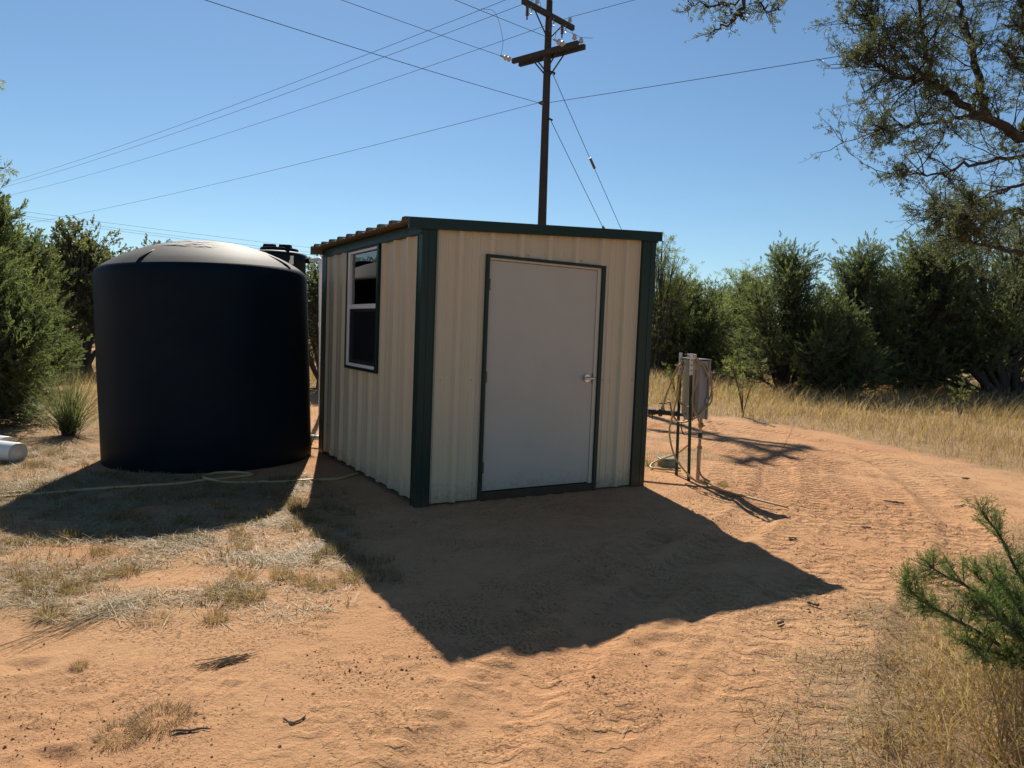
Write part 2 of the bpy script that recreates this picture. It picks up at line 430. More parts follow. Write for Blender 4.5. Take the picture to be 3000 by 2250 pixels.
def height(x, y):
    x = np.asarray(x, float); y = np.asarray(y, float)
    far = 1 - sstep(18, 30, np.hypot(x, y))
    h = 0.022 * (fbm(x, y, 3.0, 2, 31) - 0.5) + 0.005 * (fbm(x, y, 0.5, 3, 33) - 0.5)
    # shallow rise and fall beside the tank
    h = h - 0.05 * sstep(-2.6, -5.0, x) * (1 - sstep(8.5, 13, y))
    d, s, side = polydist(x, y, ROAD)
    road = 1 - sstep(1.1, 1.7, d)
    churn = road * sstep(0.35, 0.6, fbm(x, y, 0.9, 2, 35))
    fine = fbm(x, y, 0.16, 3, 37) - 0.5
    pock = np.maximum(0, fbm(x, y, 0.11, 2, 51) - 0.52)
    h = h + fine * (0.004 + 0.009 * churn) - pock * 0.035 * churn
    # wheel ruts with lug prints
    sd = d * side
    for c in (-0.78, 0.72):
        e = sd - c + 0.05 * np.sin(s * 1.3 + c)
        band = np.exp(-(e / 0.17) ** 4)
        h = h - band * 0.028
        h = h + 0.012 * np.exp(-((np.abs(e) - 0.23) / 0.05) ** 2) * road * (0.4 + 0.9 * fbm(x, y, 0.25, 2, 47))
    # an older pass that turns tightly behind the posts
    d2, s2, sd2 = polydist(x, y, TURN)
    for c in (-0.32, 0.0, 0.34):
        e = d2 * sd2 - c
        band = np.exp(-(e / 0.2) ** 4) * sstep(0, 0.5, s2) * sstep(4.6, 3.8, s2)
        h = h - band * 0.008
    h = h + 0.003 * fine * (1 - road)
    q = -0.59 * x + 0.81 * y
    rip = 0 * sstep(0.48, 0.66, fbm(x, y, 0.8, 2, 67)) * sstep(6.5, 4.5, y) * sstep(-2.2, -1.2, x)
    h = h + 0.0021 * rip * np.sin(2 * math.pi * (q / 0.052 + 3.4 * fbm(x, y, 0.33, 3, 69)))
    crumb = np.maximum(0, fbm(x, y, 0.05, 2, 73) - 0.60) * sstep(0.45, 0.62, fbm(x, y, 0.7, 3, 75)) * sstep(8.5, 6, y)
    h = h + crumb * 0.06
    # a scrape with clods at the lower left
    for (cx, cy, r, dp) in ((-1.96, 2.9, 0.06, 0.015), (-1.45, 2.29, 0.06, 0.022), (-1.78, 2.49, 0.04, 0.012), (-1.69, 2.80, 0.04, 0.010)):
        rr = np.hypot(x - cx, (y - cy) * 1.2) + 0.07 * (fbm(x, y, 0.08, 3, 59) - 0.5)
        h = h - dp * np.exp(-(rr / r) ** 2) + dp * 0.6 * np.exp(-((rr - 1.7 * r) / (0.6 * r)) ** 2)
    # foot prints across the loose sand
    for k in range(len(FOOT)):
        fx, fy, fa = FOOT[k]
        ca, sa = math.cos(fa), math.sin(fa)
        lx = (x - fx) * ca + (y - fy) * sa; ly = -(x - fx) * sa + (y - fy) * ca
        rr = np.sqrt((lx / 0.14) ** 2 + (ly / 0.055) ** 2)
        rr = rr + 0.5 * (fbm(x, y, 0.09, 2, 57) - 0.5)
        h = h - 0.009 * np.exp(-rr ** 4) + 0.005 * np.exp(-((rr - 1.25) / 0.25) ** 2)
    return h * far

TURN = spline([(3.5, 9.3), (3.15, 8.5), (2.85, 7.7), (2.78, 6.95), (3.0, 6.2), (3.45, 5.5)], 6)[:, :2].tolist()
_rf = random.Random(4)
FOOT = []
for k in range(26):
    t = k / 25.0
    FOOT.append((0.05 + 1.35 * t + _rf.uniform(-.25, .25), 1.9 + 2.2 * t + _rf.uniform(-.3, .3), 0.9 + _rf.uniform(-.5, .5)))

def axis_pts(a, b, step0, grow, lim, mid0, mid1):
    """fine between mid0 and mid1, spacing grows outwards to a and b"""
    c = list(np.arange(mid0, mid1 + 1e-6, step0))
    s = step0; x = c[-1]
    while x < b:
        s = min(s * grow, lim); x += s; c.append(x)
    s = step0; x = c[0]; lo = []
    while x > a:
        s = min(s * grow, lim); x -= s; lo.append(x)
    return np.array(lo[::-1] + c)

gx = axis_pts(-450, 450, 0.027, 1.06, 40, -3.0, 4.2)
_y = [1.2]
while _y[-1] < 13.0:
    _y.append(_y[-1] + 0.015 + 0.0038 * max(0, _y[-1] - 1.5))
gy = np.array(_y)
s_ = gy[-1] - gy[-2]; ext = [gy[-1]]
while ext[-1] < 700:
    s_ = min(s_ * 1.09, 50); ext.append(ext[-1] + s_)
lo_ = [1.2]; s_ = 0.02
while lo_[-1] > -120:
    s_ = min(s_ * 1.25, 20); lo_.append(lo_[-1] - s_)
gy = np.concatenate([np.array(lo_[1:][::-1]), gy, np.array(ext[1:])])
GX, GY = np.meshgrid(gx, gy)
GZ = height(GX.ravel(), GY.ravel()).reshape(GX.shape)
_nx, _ny = len(gx), len(gy)

def gz(x, y):
    """ground level at points, read off the sheet itself"""
    x = np.atleast_1d(np.asarray(x, float)); y = np.atleast_1d(np.asarray(y, float))
    i = np.clip(np.searchsorted(gx, x) - 1, 0, _nx - 2); j = np.clip(np.searchsorted(gy, y) - 1, 0, _ny - 2)
    tx = (x - gx[i]) / (gx[i + 1] - gx[i]); ty = (y - gy[j]) / (gy[j + 1] - gy[j])
    return (GZ[j, i] * (1 - tx) + GZ[j, i + 1] * tx) * (1 - ty) + (GZ[j + 1, i] * (1 - tx) + GZ[j + 1, i + 1] * tx) * ty

def g1(x, y):
    return float(gz(x, y)[0])

def ground_mat():
    m, nt, N, L, out = new_mat('red_sand')
    tc = N.new('ShaderNodeTexCoord')
    p = N.new('ShaderNodeBsdfPrincipled'); p.inputs['Roughness'].default_value = 0.95; p.inputs['Specular IOR Level'].default_value = 0.1
    def noise(sc, det=6, ro=0.6):
        n = N.new('ShaderNodeTexNoise'); n.inputs['Scale'].default_value = sc; n.inputs['Detail'].default_value = det; n.inputs['Roughness'].default_value = ro
        L.new(tc.outputs['Object'], n.inputs['Vector']); return n.outputs['Fac']
    def rng(v, a, b, c=0.0, d=1.0, smooth=False):
        r = N.new('ShaderNodeMapRange'); r.inputs['From Min'].default_value = a; r.inputs['From Max'].default_value = b
        r.inputs['To Min'].default_value = c; r.inputs['To Max'].default_value = d
        if smooth: r.interpolation_type = 'SMOOTHSTEP'
        L.new(v, r.inputs['Value']); return r.outputs[0]
    def mth(op, a, b=None):
        x = N.new('ShaderNodeMath'); x.operation = op
        for k, v in enumerate((a, b)):
            if v is None: continue
            if isinstance(v, (int, float)): x.inputs[k].default_value = v
            else: L.new(v, x.inputs[k])
        return x.outputs[0]
    def mix(f, a, b):
        x = N.new('ShaderNodeMix'); x.data_type = 'RGBA'
        if isinstance(f, float): x.inputs['Factor'].default_value = f
        else: L.new(f, x.inputs['Factor'])
        for s, k in ((a, 'A'), (b, 'B')):
            if isinstance(s, tuple): x.inputs[k].default_value = s + (1,)
            else: L.new(s, x.inputs[k])
        return x.outputs['Result']
    def attr(n):
        a = N.new('ShaderNodeAttribute'); a.attribute_name = n; return a.outputs['Fac']
    # colour: packed red sand, redder and paler drifts, crumbs and specks of darker turned soil with clod shade painted in
    base = mix(rng(noise(0.9, 5), 0.3, 0.7), (0.455, 0.243, 0.119), (0.555, 0.330, 0.174))
    base = mix(rng(noise(0.45, 4), 0.42, 0.62, 0, 0.65), base, (0.465, 0.225, 0.108))
    base = mix(rng(noise(7, 7, 0.7), 0.45, 0.75, 0, 0.5), base, (0.39, 0.200, 0.096))
    base = mix(rng(noise(170, 2, 0.7), 0.6, 0.7, 0, 0.45), base, (0.57, 0.38, 0.22))
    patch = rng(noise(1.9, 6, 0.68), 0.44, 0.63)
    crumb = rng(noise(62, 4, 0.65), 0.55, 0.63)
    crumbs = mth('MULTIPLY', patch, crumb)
    base = mix(mth('MULTIPLY', crumbs, 0.72), base, (0.20, 0.102, 0.052))  # dark soil colour that also paints in the shade of small clods
    speck = mth('MULTIPLY', rng(noise(120, 2, 0.5), 0.64, 0.69), 0.7)
    base = mix(speck, base, (0.19, 0.10, 0.055))
    thatch = mix(rng(noise(45, 5, 0.75), 0.35, 0.65), (0.16, 0.110, 0.060), (0.36, 0.27, 0.16))
    ml = mth('MULTIPLY', attr('tint'), rng(noise(9, 6, 0.7), 0.3, 0.6, 0.25, 0.95))
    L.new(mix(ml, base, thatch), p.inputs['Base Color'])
    # relief (metres): grain, crumbs, wind ripple, tread prints
    hgt = mth('MULTIPLY', noise(38, 8, 0.72), 0.0135)
    hgt = mth('ADD', hgt, mth('MULTIPLY', crumbs, 0.010))
    hgt = mth('ADD', hgt, mth('MULTIPLY', noise(230, 3, 0.7), 0.0022))
    wv = N.new('ShaderNodeTexWave'); wv.inputs['Scale'].default_value = 7.0; wv.inputs['Distortion'].default_value = 9.0; wv.inputs['Detail'].default_value = 4; wv.inputs['Detail Scale'].default_value = 1.1
    mp = N.new('ShaderNodeMapping'); mp.inputs['Rotation'].default_value = (0, 0, math.radians(54)); mp.inputs['Scale'].default_value = (1, 0.3, 1)
    L.new(tc.outputs['Object'], mp.inputs['Vector']); L.new(mp.outputs[0], wv.inputs['Vector'])
    hgt = mth('ADD', hgt, mth('MULTIPLY', mth('MULTIPLY', wv.outputs['Fac'], rng(noise(1.3, 3), 0.50, 0.62)), 0.0035))
    sep = N.new('ShaderNodeSeparateXYZ'); L.new(tc.outputs['Object'], sep.inputs[0])
    for (sn, en, per, gap, lo, hi, amp, wd, seed) in (('road_s', 'road_e', 0.125, 0.34, 0.40, 0.54, 0.016, 1.45, 1.05), ('turn_s', 'turn_e', 0.150, 0.30, 0.26, 0.40, 0.019, 0.80, 1.9)):
        e = attr(en)
        zig = mth('PINGPONG', mth('ADD', e, 10.0), gap / 2)
        ph = mth('ADD', mth('DIVIDE', attr(sn), per), mth('MULTIPLY', zig, 5.0))
        ph = mth('ADD', ph, mth('MULTIPLY', noise(5, 4, 0.65), 1.9))
        lug = rng(mth('SINE', mth('MULTIPLY', ph, 6.2832)), -0.55, 0.55, 0, 1, True)
        ridge = rng(zig, gap * 0.04, gap * 0.13, 0.25, 1.0)
        inside = rng(mth('ABSOLUTE', e), wd * 0.8, wd, 1.0, 0.0, True)
        inside = mth('MULTIPLY', inside, rng(sep.outputs[1], 3.2, 6.0, 0.75, 1.0))
        msk = mth('MULTIPLY', mth('MULTIPLY', inside, rng(noise(seed, 4, 0.6), lo, hi)), rng(noise(9, 6, 0.75), 0.34, 0.52))
        hgt = mth('ADD', hgt, mth('MULTIPLY', mth('MULTIPLY', mth('MULTIPLY', lug, ridge), msk), amp))
    b = N.new('ShaderNodeBump'); b.inputs['Distance'].default_value = 1.0; b.inputs['Strength'].default_value = 1.0
    L.new(hgt, b.inputs['Height'])
    L.new(b.outputs[0], p.inputs['Normal'])
    L.new(p.outputs[0], out.inputs['Surface'])
    return m
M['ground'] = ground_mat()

mb = MB()
_i = np.arange(_ny - 1)[:, None] * _nx + np.arange(_nx - 1)[None, :]
mb.add(np.stack([GX, GY, GZ], -1).reshape(-1, 3), np.stack([_i, _i + 1, _i + _nx + 1, _i + _nx], -1).reshape(-1, 4),
       tint=grassy(GX.ravel(), GY.ravel()))
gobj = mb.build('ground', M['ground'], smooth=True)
for nm, line in (('road', ROAD), ('turn', TURN)):
    far_ = np.hypot(GX.ravel(), GY.ravel()) > 25
    dd_, ss_, si_ = polydist(GX.ravel(), GY.ravel(), line)
    ee_ = np.where(far_, 9.0, dd_ * np.where(si_ == 0, 1, si_))
    for k_, v_ in (('_s', ss_), ('_e', ee_)):
        at_ = gobj.data.attributes.new(nm + k_, 'FLOAT', 'POINT'); at_.data.foreach_set('value', v_.astype(np.float32))
tag(gobj, 'bare orange red sand with wheel tracks and thin dry grass', None, None, 'structure')

# ------------------------------------------------------------------ shed
TH = 0.53767
SW, SD = 2.398, 2.770
INS = 0.036
shed = tag(empty('utility_shed', (-0.764 + INS * (math.cos(TH) - math.sin(TH)), 5.8669 + INS * (math.sin(TH) + math.cos(TH)), 0.0), TH), 'small tan ribbed metal shed with dark green trim', 'shed')

def zroof(u):
    return 2.352 + 0.0577 * (u + INS + 0.13)

def rib_profile(a, b, origin, pitch=0.295, h=0.031):
    """(along, out) points of ribbed sheet between a and b"""
    pts = [(a, 0.0)]
    k0 = int(math.floor((a - origin) / pitch)) - 1
    for k in range(k0, k0 + 40):
        c = origin + k * pitch
        seq = [(c - 0.048, 0.0), (c - 0.026, h), (c + 0.014, h), (c + 0.028, 0.0)]
        for e in (0.098, 0.172):
            seq += [(c + e - 0.014, 0.0), (c + e - 0.006, 0.006), (c + e + 0.006, 0.006), (c + e + 0.014, 0.0)]
        pts += [q for q in seq if a + 0.004 < q[0] < b - 0.004]
    pts.append((b, 0.0))
    return sorted(pts)

def wall_panel(plane, a, b, z0, ztop, off, origin):
    pr = rib_profile(a, b, origin)
    m = MB(); v = []; n = len(pr)
    for back in (0, 1):
        for (s, o) in pr:
            o2 = o - 0.0025 * back
            for top in (0, 1):
                z = ztop(s) if top else z0
                v.append((s, -off - o2, z) if plane == 'front' else (-off - o2, s, z))
    q = []
    for i in range(n - 1):
        a0, a1, b0, b1 = 2 * i, 2 * i + 1, 2 * i + 2, 2 * i + 3
        B = 2 * n
        f = [(a0, b0, b1, a1), (B + a0, B + a1, B + b1, B + b0), (a0, B + a0, B + b0, b0), (a1, b1, B + b1, B + a1)]
        if plane != 'front': f = [tuple(reversed(x)) for x in f]
        q += f
    m.add(v, q)
    return m.build('wall_panel', M['shed_tan'], shed, loc=(-INS, 0, 0) if plane == 'front' else (0, -INS, 0))

# framing box behind the sheets: floor, studs lining and interior (hollow)
m = MB()
t_ = 0.05
m.box(0.02, SW - 0.02, 0.02, SD - 0.02, 0.01, 0.06)
m.build('floor_deck', M['slab'], shed)
m = MB()
m.box(0.012, 0.564, 0.012, t_, 0.06, 2.25); m.box(0.564, 1.794, 0.012, t_, 2.10, 2.25); m.box(1.794, SW - 0.012, 0.012, t_, 0.06, 2.25)
m.box(0.012, t_, t_, 0.934, 0.06, 2.25); m.box(0.012, t_, 0.934, 1.854, 0.06, 1.05); m.box(0.012, t_, 1.854, SD - 0.012, 0.06, 2.25)
m.box(SW - t_, SW - 0.012, t_, SD - 0.012, 0.06, 2.30); m.box(t_, SW - t_, SD - t_, SD - 0.012, 0.06, 2.25)
m.hexa([(0.012, 0.012, 2.25), (SW - 0.012, 0.012, 2.25), (0.012, SD - 0.012, 2.25), (SW - 0.012, SD - 0.012, 2.25),
        (0.012, 0.012, 2.32), (SW - 0.012, 0.012, 2.45), (0.012, SD - 0.012, 2.32), (SW - 0.012, SD - 0.012, 2.45)])
m.build('wall_lining', M['cavity'], shed)
m = MB(); m.box(0.03, SW - 0.03, 0.03, SD - 0.03, -0.10, 0.008); m.build('skid_base', M['slab'], shed)

# sheets
ft = lambda u: zroof(u - INS) - 0.03
wall_panel('front', 0.125, 0.606, 0.012, ft, 0.004, 0.36)
wall_panel('front', 0.606, 1.862, 2.105, ft, 0.004, 0.36)
wall_panel('front', 1.862, 2.335, 0.012, ft, 0.004, 0.36)
et = lambda v: 2.30
wall_panel('left', 0.095, 0.958, 0.035, et, 0.004, 0.33)
wall_panel('left', 0.958, 1.90, 0.035, lambda v: 1.05, 0.004, 0.33)
wall_panel('left', 1.90, SD + 0.01, 0.035, et, 0.004, 0.33)
# far walls (seen only from the side)
m = MB()
m.box(SW - 0.008, SW, 0.12, SD - 0.1, 0.012, 2.43)
for k in range(9): m.box(SW, SW + 0.026, 0.27 + k * 0.295, 0.32 + k * 0.295, 0.012, 2.42)
m.build('wall_panel', M['shed_tan'], shed)
m = MB(); m.box(0.1, SW - 0.1, SD - 0.006, SD + 0.004, 0.012, 2.32); m.build('wall_panel', M['shed_tan'], shed)

# corner trims, each with a shallow groove
def corner_trim(u0, u1, v0, v1, z1):
    m = MB()
    m.box(u0, u1, v0, v1, -0.03, z1)
    return m.build('corner_trim', M['green'], shed, bevel=0.006)
def corner_L(cu, cv, su, sv, z1, wf=0.128, wl=0.098):
    """an L of folded sheet round a corner; su, sv point into the walls"""
    m = MB(); e = 0.036
    def bx(a0, a1, b0, b1):
        m.box(min(a0, a1), max(a0, a1), min(b0, b1), max(b0, b1), -0.03, z1)
    ou, ov = cu - su * e, cv - sv * e
    bx(ou, cu + su * wf, ov, cv - sv * 0.002)
    bx(ou, cu - su * 0.002, cv - sv * 0.002, cv + sv * wl)
    # raised hems
    bx(cu + su * (wf - 0.012), cu + su * wf, ov - sv * 0.004, ov)
    bx(cu + su * 0.02, cu + su * 0.030, ov - sv * 0.004, ov)
    bx(ou - su * 0.004, ou, cv + sv * (wl - 0.012), cv + sv * wl)
    return m.build('corner_trim', M['green'], shed, bevel=0.002)
corner_L(0, 0, 1, 1, 2.29, 0.094, 0.062)
corner_L(SW, 0, -1, 1, 2.42, 0.134, 0.1)
corner_L(0, SD, 1, -1, 2.27, 0.12, 0.145)
corner_L(SW, SD, -1, -1, 2.40, 0.12, 0.1)

# eave and rake trims
m = MB(); m.box(-0.040, -0.005, -0.02, SD + 0.03, 2.238, 2.322)
m.box(-0.046, -0.040, -0.02, SD + 0.03, 2.238, 2.250)
m.build('eave_trim', M['green'], shed, bevel=0.003)
def rake(v0, v1, mat, nm, drop=0.088, u0=-0.166, u1=2.479):
    m = MB()
    m.hexa([(u0, v0, zroof(u0) - drop), (u1, v0, zroof(u1) - drop), (u0, v1, zroof(u0) - drop), (u1, v1, zroof(u1) - drop),
            (u0, v0, zroof(u0) - 0.003), (u1, v0, zroof(u1) - 0.003), (u0, v1, zroof(u0) - 0.003), (u1, v1, zroof(u1) - 0.003)])
    m.hexa([(u0, v0, zroof(u0) - 0.003), (u1, v0, zroof(u1) - 0.003), (u0, v0 + 0.1 * (1 if v0 < 1 else -0.3), zroof(u0) - 0.001), (u1, v0 + 0.1 * (1 if v0 < 1 else -0.3), zroof(u1) - 0.001),
            (u0, v0, zroof(u0) + 0.001), (u1, v0, zroof(u1) + 0.001), (u0, v0 + 0.1 * (1 if v0 < 1 else -0.3), zroof(u0) + 0.003), (u1, v0 + 0.1 * (1 if v0 < 1 else -0.3), zroof(u1) + 0.003)])
    return m.build(nm, mat, shed)
rake(-0.066, -0.044, M['green'], 'rake_trim')
rake(SD + 0.045, SD + 0.062, M['roof_tan'], 'rake_trim')
m = MB(); m.box(SW + 0.03, SW + 0.05, -0.04, SD + 0.04, 2.40, 2.478); m.build('eave_trim', M['green'], shed)

# roof sheet: ribs run across, ends open at the low eave
m = MB(); v = []; pr = []
for k in range(10):
    c = 0.05 + k * 0.288
    pr += [(c - 0.055, 0.0), (c - 0.030, 0.036), (c + 0.030, 0.036), (c + 0.055, 0.0), (c + 0.115, 0.0), (c + 0.125, 0.008), (c + 0.145, 0.008), (c + 0.155, 0.0)]
pr = [(-0.045, 0.0)] + pr + [(SD + 0.045, 0.0)]
pr = sorted([p_ for p_ in pr if -0.046 <= p_[0] <= SD + 0.046])
for (u, dz) in ((-0.171, 0), (2.464, 0)):
    for (s, o) in pr: v.append((u, s, zroof(u) - 0.022 + o))
n = len(pr)
m.add(v, [(i, n + i, n + i + 1, i + 1) for i in range(n - 1)])
ro = m.build('roof_sheet', M['roof_tan'], shed)
sm = ro.modifiers.new('thickness', 'SOLIDIFY'); sm.thickness = 0.003; sm.offset = -1
m = MB()
m.hexa([(0.0, 0.0, 2.318), (SW, 0.0, 2.458), (0.0, SD, 2.318), (SW, SD, 2.458), (0.0, 0.0, 2.328), (SW, 0.0, 2.468), (0.0, SD, 2.328), (SW, SD, 2.468)])
m.build('roof_deck', M['cavity'], shed)

# screws
def screw(u, v, z, axis):
    m = MB()
    if axis == 'f': m.tube([(u, v, z), (u, v - 0.007, z)], 0.006, 6)
    else: m.tube([(v, u, z), (v - 0.007, u, z)], 0.006, 6)
    m.build('screw', M['green'] if axis == 'e' else M['galv'], shed, loc=(-INS, 0, 0) if axis == 'f' else (0, -INS, 0))
for u in (0.50, 0.21, 1.91, 2.01, 2.27):
    for z in (1.05, 0.06): screw(u, -0.004, z, 'f')
for u in (1.02, 1.60): screw(u, -0.012, 2.155, 'f')
for vv in (0.35, 0.75, 1.95, 2.5): screw(vv, -0.046, 2.275, 'e')

# door
d0, d1, zb, zt = 0.6307, 1.7845, 0.080, 2.080
dr = MB(); dr.box(d0, d1, -0.010, 0.030, zb, zt)
door = dr.build('door', M['door'], shed, bevel=0.003, loc=(-INS, 0, 0))
def dpart(nm, mat, *boxes, bev=0.0):
    m = MB()
    for b in boxes: m.box(*b)
    return m.build(nm, mat, shed, bevel=bev, loc=(-INS, 0, 0))
dpart('door_trim', M['green'], (0.598, 0.626, -0.040, -0.002, -0.02, 2.128), (1.828, 1.868, -0.040, -0.002, -0.02, 2.128), (0.626, 1.828, -0.040, -0.002, 2.102, 2.128), bev=0.003)
dpart('door_jamb', M['jamb'], (0.600, 0.6275, -0.002, 0.045, 0.02, 2.104), (1.788, 1.8285, -0.018, 0.045, 0.02, 2.104), (0.6275, 1.788, -0.018, 0.045, 2.084, 2.1035), bev=0.002)
dpart('threshold', M['threshold'], (0.628, 1.8275, -0.035, 0.05, -0.03, 0.072), bev=0.004)
for z in (1.873, 1.078, 0.286):
    h_ = MB(); h_.tube([(0.6285, -0.016, z - 0.055), (0.6285, -0.016, z + 0.055)], 0.009, 8)
    h_.box(0.633, 0.652, -0.0125, -0.0105, z - 0.05, z + 0.05)
    h_.build('hinge', M['hinge'], door)
m = MB(); m.tube([(1.7163, -0.0102, 1.072), (1.7163, -0.024, 1.072)], [0.038, 0.036], 24)
m.tube([(1.7163, -0.024, 1.072), (1.7163, -0.060, 1.072)], 0.012, 12)
hd = m.build('handle', M['chrome'], door)
m = MB(); m.tube(spline([(1.775, -0.058, 1.073), (1.72, -0.064, 1.073), (1.66, -0.056, 1.070)], 6), [0.012] * 12 + [0.010], 10)
m.build('lever', M['chrome'], hd, smooth=True)
m = MB(); m.box(1.776, 1.7865, -0.014, -0.004, 1.02, 1.12); m.build('latch_plate', M['hinge'], door)

# window (single hung) in the side wall
win = MB(); W0, W1, Z0, Z1 = 0.955, 1.905, 1.041, 2.232
win.box(-0.058, -0.004, W0, W0 + 0.04, Z0, Z1); win.box(-0.052, -0.004, W1 - 0.022, W1, Z0, Z1); win.box(-0.052, -0.004, W0 + 0.04, W1 - 0.022, Z0, Z0 + 0.028); win.box(-0.050, -0.004, W0 + 0.04, W1 - 0.022, Z1 - 0.01, Z1)
wi = win.build('window', M['green'], shed, bevel=0.002, loc=(0, -INS, 0))
def wpart(nm, mat, boxes, bev=0.002):
    m = MB()
    for b in boxes: m.box(*b)
    return m.build(nm, mat, wi, bevel=bev)
a0, a1, c0, c1 = W0 + 0.041, W1 - 0.023, Z0 + 0.029, Z1 - 0.011
wpart('frame', M['vinyl'], [(-0.042, 0.01, a0, a0 + 0.035, c0, c1), (-0.042, 0.01, a1 - 0.055, a1, c0, c1), (-0.042, 0.01, a0 + 0.035, a1 - 0.055, c0, c0 + 0.03), (-0.042, 0.01, a0 + 0.035, a1 - 0.055, c1 - 0.022, c1)])
b0, b1 = a0 + 0.036, a1 - 0.056
wpart('meeting_rail', M['vinyl'], [(-0.034, 0.008, b0, b1, 1.648, 1.692)])
wpart('sash', M['vinyl'], [(-0.020, 0.006, b0, b0 + 0.03, c0 + 0.031, 1.647), (-0.020, 0.006, b1 - 0.03, b1, c0 + 0.031, 1.647), (-0.020, 0.006, b0 + 0.03, b1 - 0.03, c0 + 0.031, c0 + 0.066), (-0.020, 0.006, b0 + 0.03, b1 - 0.03, 1.62, 1.647)])
wpart('pane', M['glass'], [(-0.012, -0.008, b0, b1, 1.693, c1 - 0.023)], 0)
wpart('pane', M['glass'], [(-0.002, 0.002, b0 + 0.03, b1 - 0.03, c0 + 0.067, 1.619)], 0)
wpart('screen', M['screen'], [(-0.029, -0.028, b0, b1, c0 + 0.031, 1.647)], 0)

# ------------------------------------------------------------------ tanks
tank = tag(empty('water_tank', (-3.29, 7.90, -0.05)), 'large squat black plastic water tank left of the shed', 'tank')
R = 1.065
m = MB()
prof = [(0.0, 0.0), (R - 0.02, 0.0), (R, 0.03), (R, 0.5), (R + 0.004, 1.0), (R, 1.5), (R - 0.002, 1.95), (R - 0.006, 2.00), (R - 0.020, 2.035), (R - 0.05, 2.06)]
m.lathe(prof, 96)
body = m.build('body', M['poly'], tank, smooth=True)
m = MB()
dome = []
for k in range(15):
    t = k / 14.0
    dome.append(((R - 0.05) * (1 - t), 2.061 + 0.315 * (1 - (1 - t) ** 2) ** 0.9))
m.lathe(dome, 96)
dm = m.build('dome', M['poly_dusty'], tank, smooth=True)
# moulded radial ribs on the dome
for ang in [math.radians(257.5 + 90 * k) for k in range(4)]:
    pts = []
    for k in range(6):
        t = 0.0 + 0.24 * k / 5
        r_ = (R - 0.05) * (1 - t)
        pts.append((r_ * math.cos(ang), r_ * math.sin(ang), 2.058 + 0.315 * (1 - (1 - t) ** 2) ** 0.9))
    mm = MB(); mm.tube(pts, [0.014, 0.020, 0.020, 0.018, 0.014, 0.006], 8)
    mm.build('moulded_rib', M['poly'], dm, smooth=True)
m = MB(); m.lathe([(0.23, 2.43), (0.25, 2.44), (0.25, 2.50), (0.235, 2.515), (0, 2.52)], 40, (0.25, 0.55, -0.20)); m.build('lid', M['poly'], tank, smooth=True)
# pale scuffs scraped into the dome
rs = random.Random(8)
def dz(x, y):
    r_ = math.hypot(x, y); t = 1 - r_ / (R - 0.05)
    return 2.0635 + 0.315 * (1 - (1 - t) ** 2) ** 0.9
mm = MB()
for k in range(22):
    cx, cy = 0.10 + rs.uniform(-.16, .20), -0.52 + rs.uniform(-.13, .10)
    a = rs.uniform(-0.5, 0.9); L_ = rs.uniform(0.06, 0.24)
    p0 = np.array([cx - L_ * math.cos(a), cy - L_ * math.sin(a)]); p1 = np.array([cx + L_ * math.cos(a), cy + L_ * math.sin(a)])
    w = rs.uniform(0.003, 0.008); nrm = np.array([-math.sin(a), math.cos(a)]) * w
    vv = []; qq = []
    for j in range(6):
        c = p0 + (p1 - p0) * j / 5; ww = nrm * (0.25 + math.sin(math.pi * j / 5))
        for s in (-1, 1): q_ = c + s * ww; vv.append((q_[0], q_[1], dz(q_[0], q_[1]) + 0.007))
        if j: qq.append((2 * j - 2, 2 * j, 2 * j + 1, 2 * j - 1))
    mm.add(vv, qq)
mm.build('scuff_marks', M['scuff'], dm)
tank.rotation_euler = (0, -0.045, 0)

tk2 = tag(empty('storage_tank', (-3.98, 12.2, 0)), 'tall narrow black tank with a lid behind the big tank', 'tank')
m = MB(); r2 = 0.43
m.lathe([(0, -0.02), (r2, -0.02), (r2, 2.50), (r2 + 0.012, 2.52), (r2 + 0.012, 2.60), (r2 - 0.01, 2.635), (r2 - 0.06, 2.66), (0.0, 2.70)], 56); m.build('body', M['poly'], tk2, smooth=True)
m = MB(); m.lathe([(0.30, 2.67), (0.31, 2.70), (0.30, 2.72), (0, 2.735)], 40); ld = m.build('lid', M['poly'], tk2, smooth=True)
for x in (-0.12, 0.14):
    m = MB(); m.hexa([(x - .10, -.20, 2.715), (x + .10, -.20, 2.715), (x - .10, -.06, 2.73), (x + .10, -.06, 2.73), (x - .085, -.19, 2.775), (x + .085, -.19, 2.775), (x - .085, -.07, 2.785), (x + .085, -.07, 2.785)])
    m.build('lid_grip', M['poly'], ld, bevel=0.008)
m = MB(); m.box(0.265, 0.335, -0.335, -0.31, 2.44, 2.58)
st = m.build('sticker', M['sticker'], tk2); 
st.rotation_euler = (0, 0, 0)

# white overflow pipe from the tall tank down behind the shed corner
m = MB()
path = spline([(-3.46, 12.08, 2.53), (-3.30, 11.92, 2.535), (-3.20, 11.80, 2.535), (-3.165, 11.75, 2.51), (-3.15, 11.72, 2.43)], 6)
path = np.vstack([path, spline([(-3.145, 11.70, 2.2), (-3.115, 11.68, 1.2), (-3.10, 11.68, 0.4), (-3.10, 11.68, -0.02)], 4)])
m.tube(path, 0.034, 12)
pp = tag(m.build('overflow_pipe', M['pvc'], smooth=True), 'thin white pipe bending down between the tanks and the shed', 'pipe')
m = MB(); m.tube([(-3.48, 12.10, 2.53), (-3.40, 12.02, 2.53)], 0.048, 12); m.build('coupling', M['poly'], pp)
m = MB(); m.tube([(-3.124, 11.683, 1.52), (-3.122, 11.682, 1.44)], 0.042, 12); m.build('coupling', M['pvc'], pp)

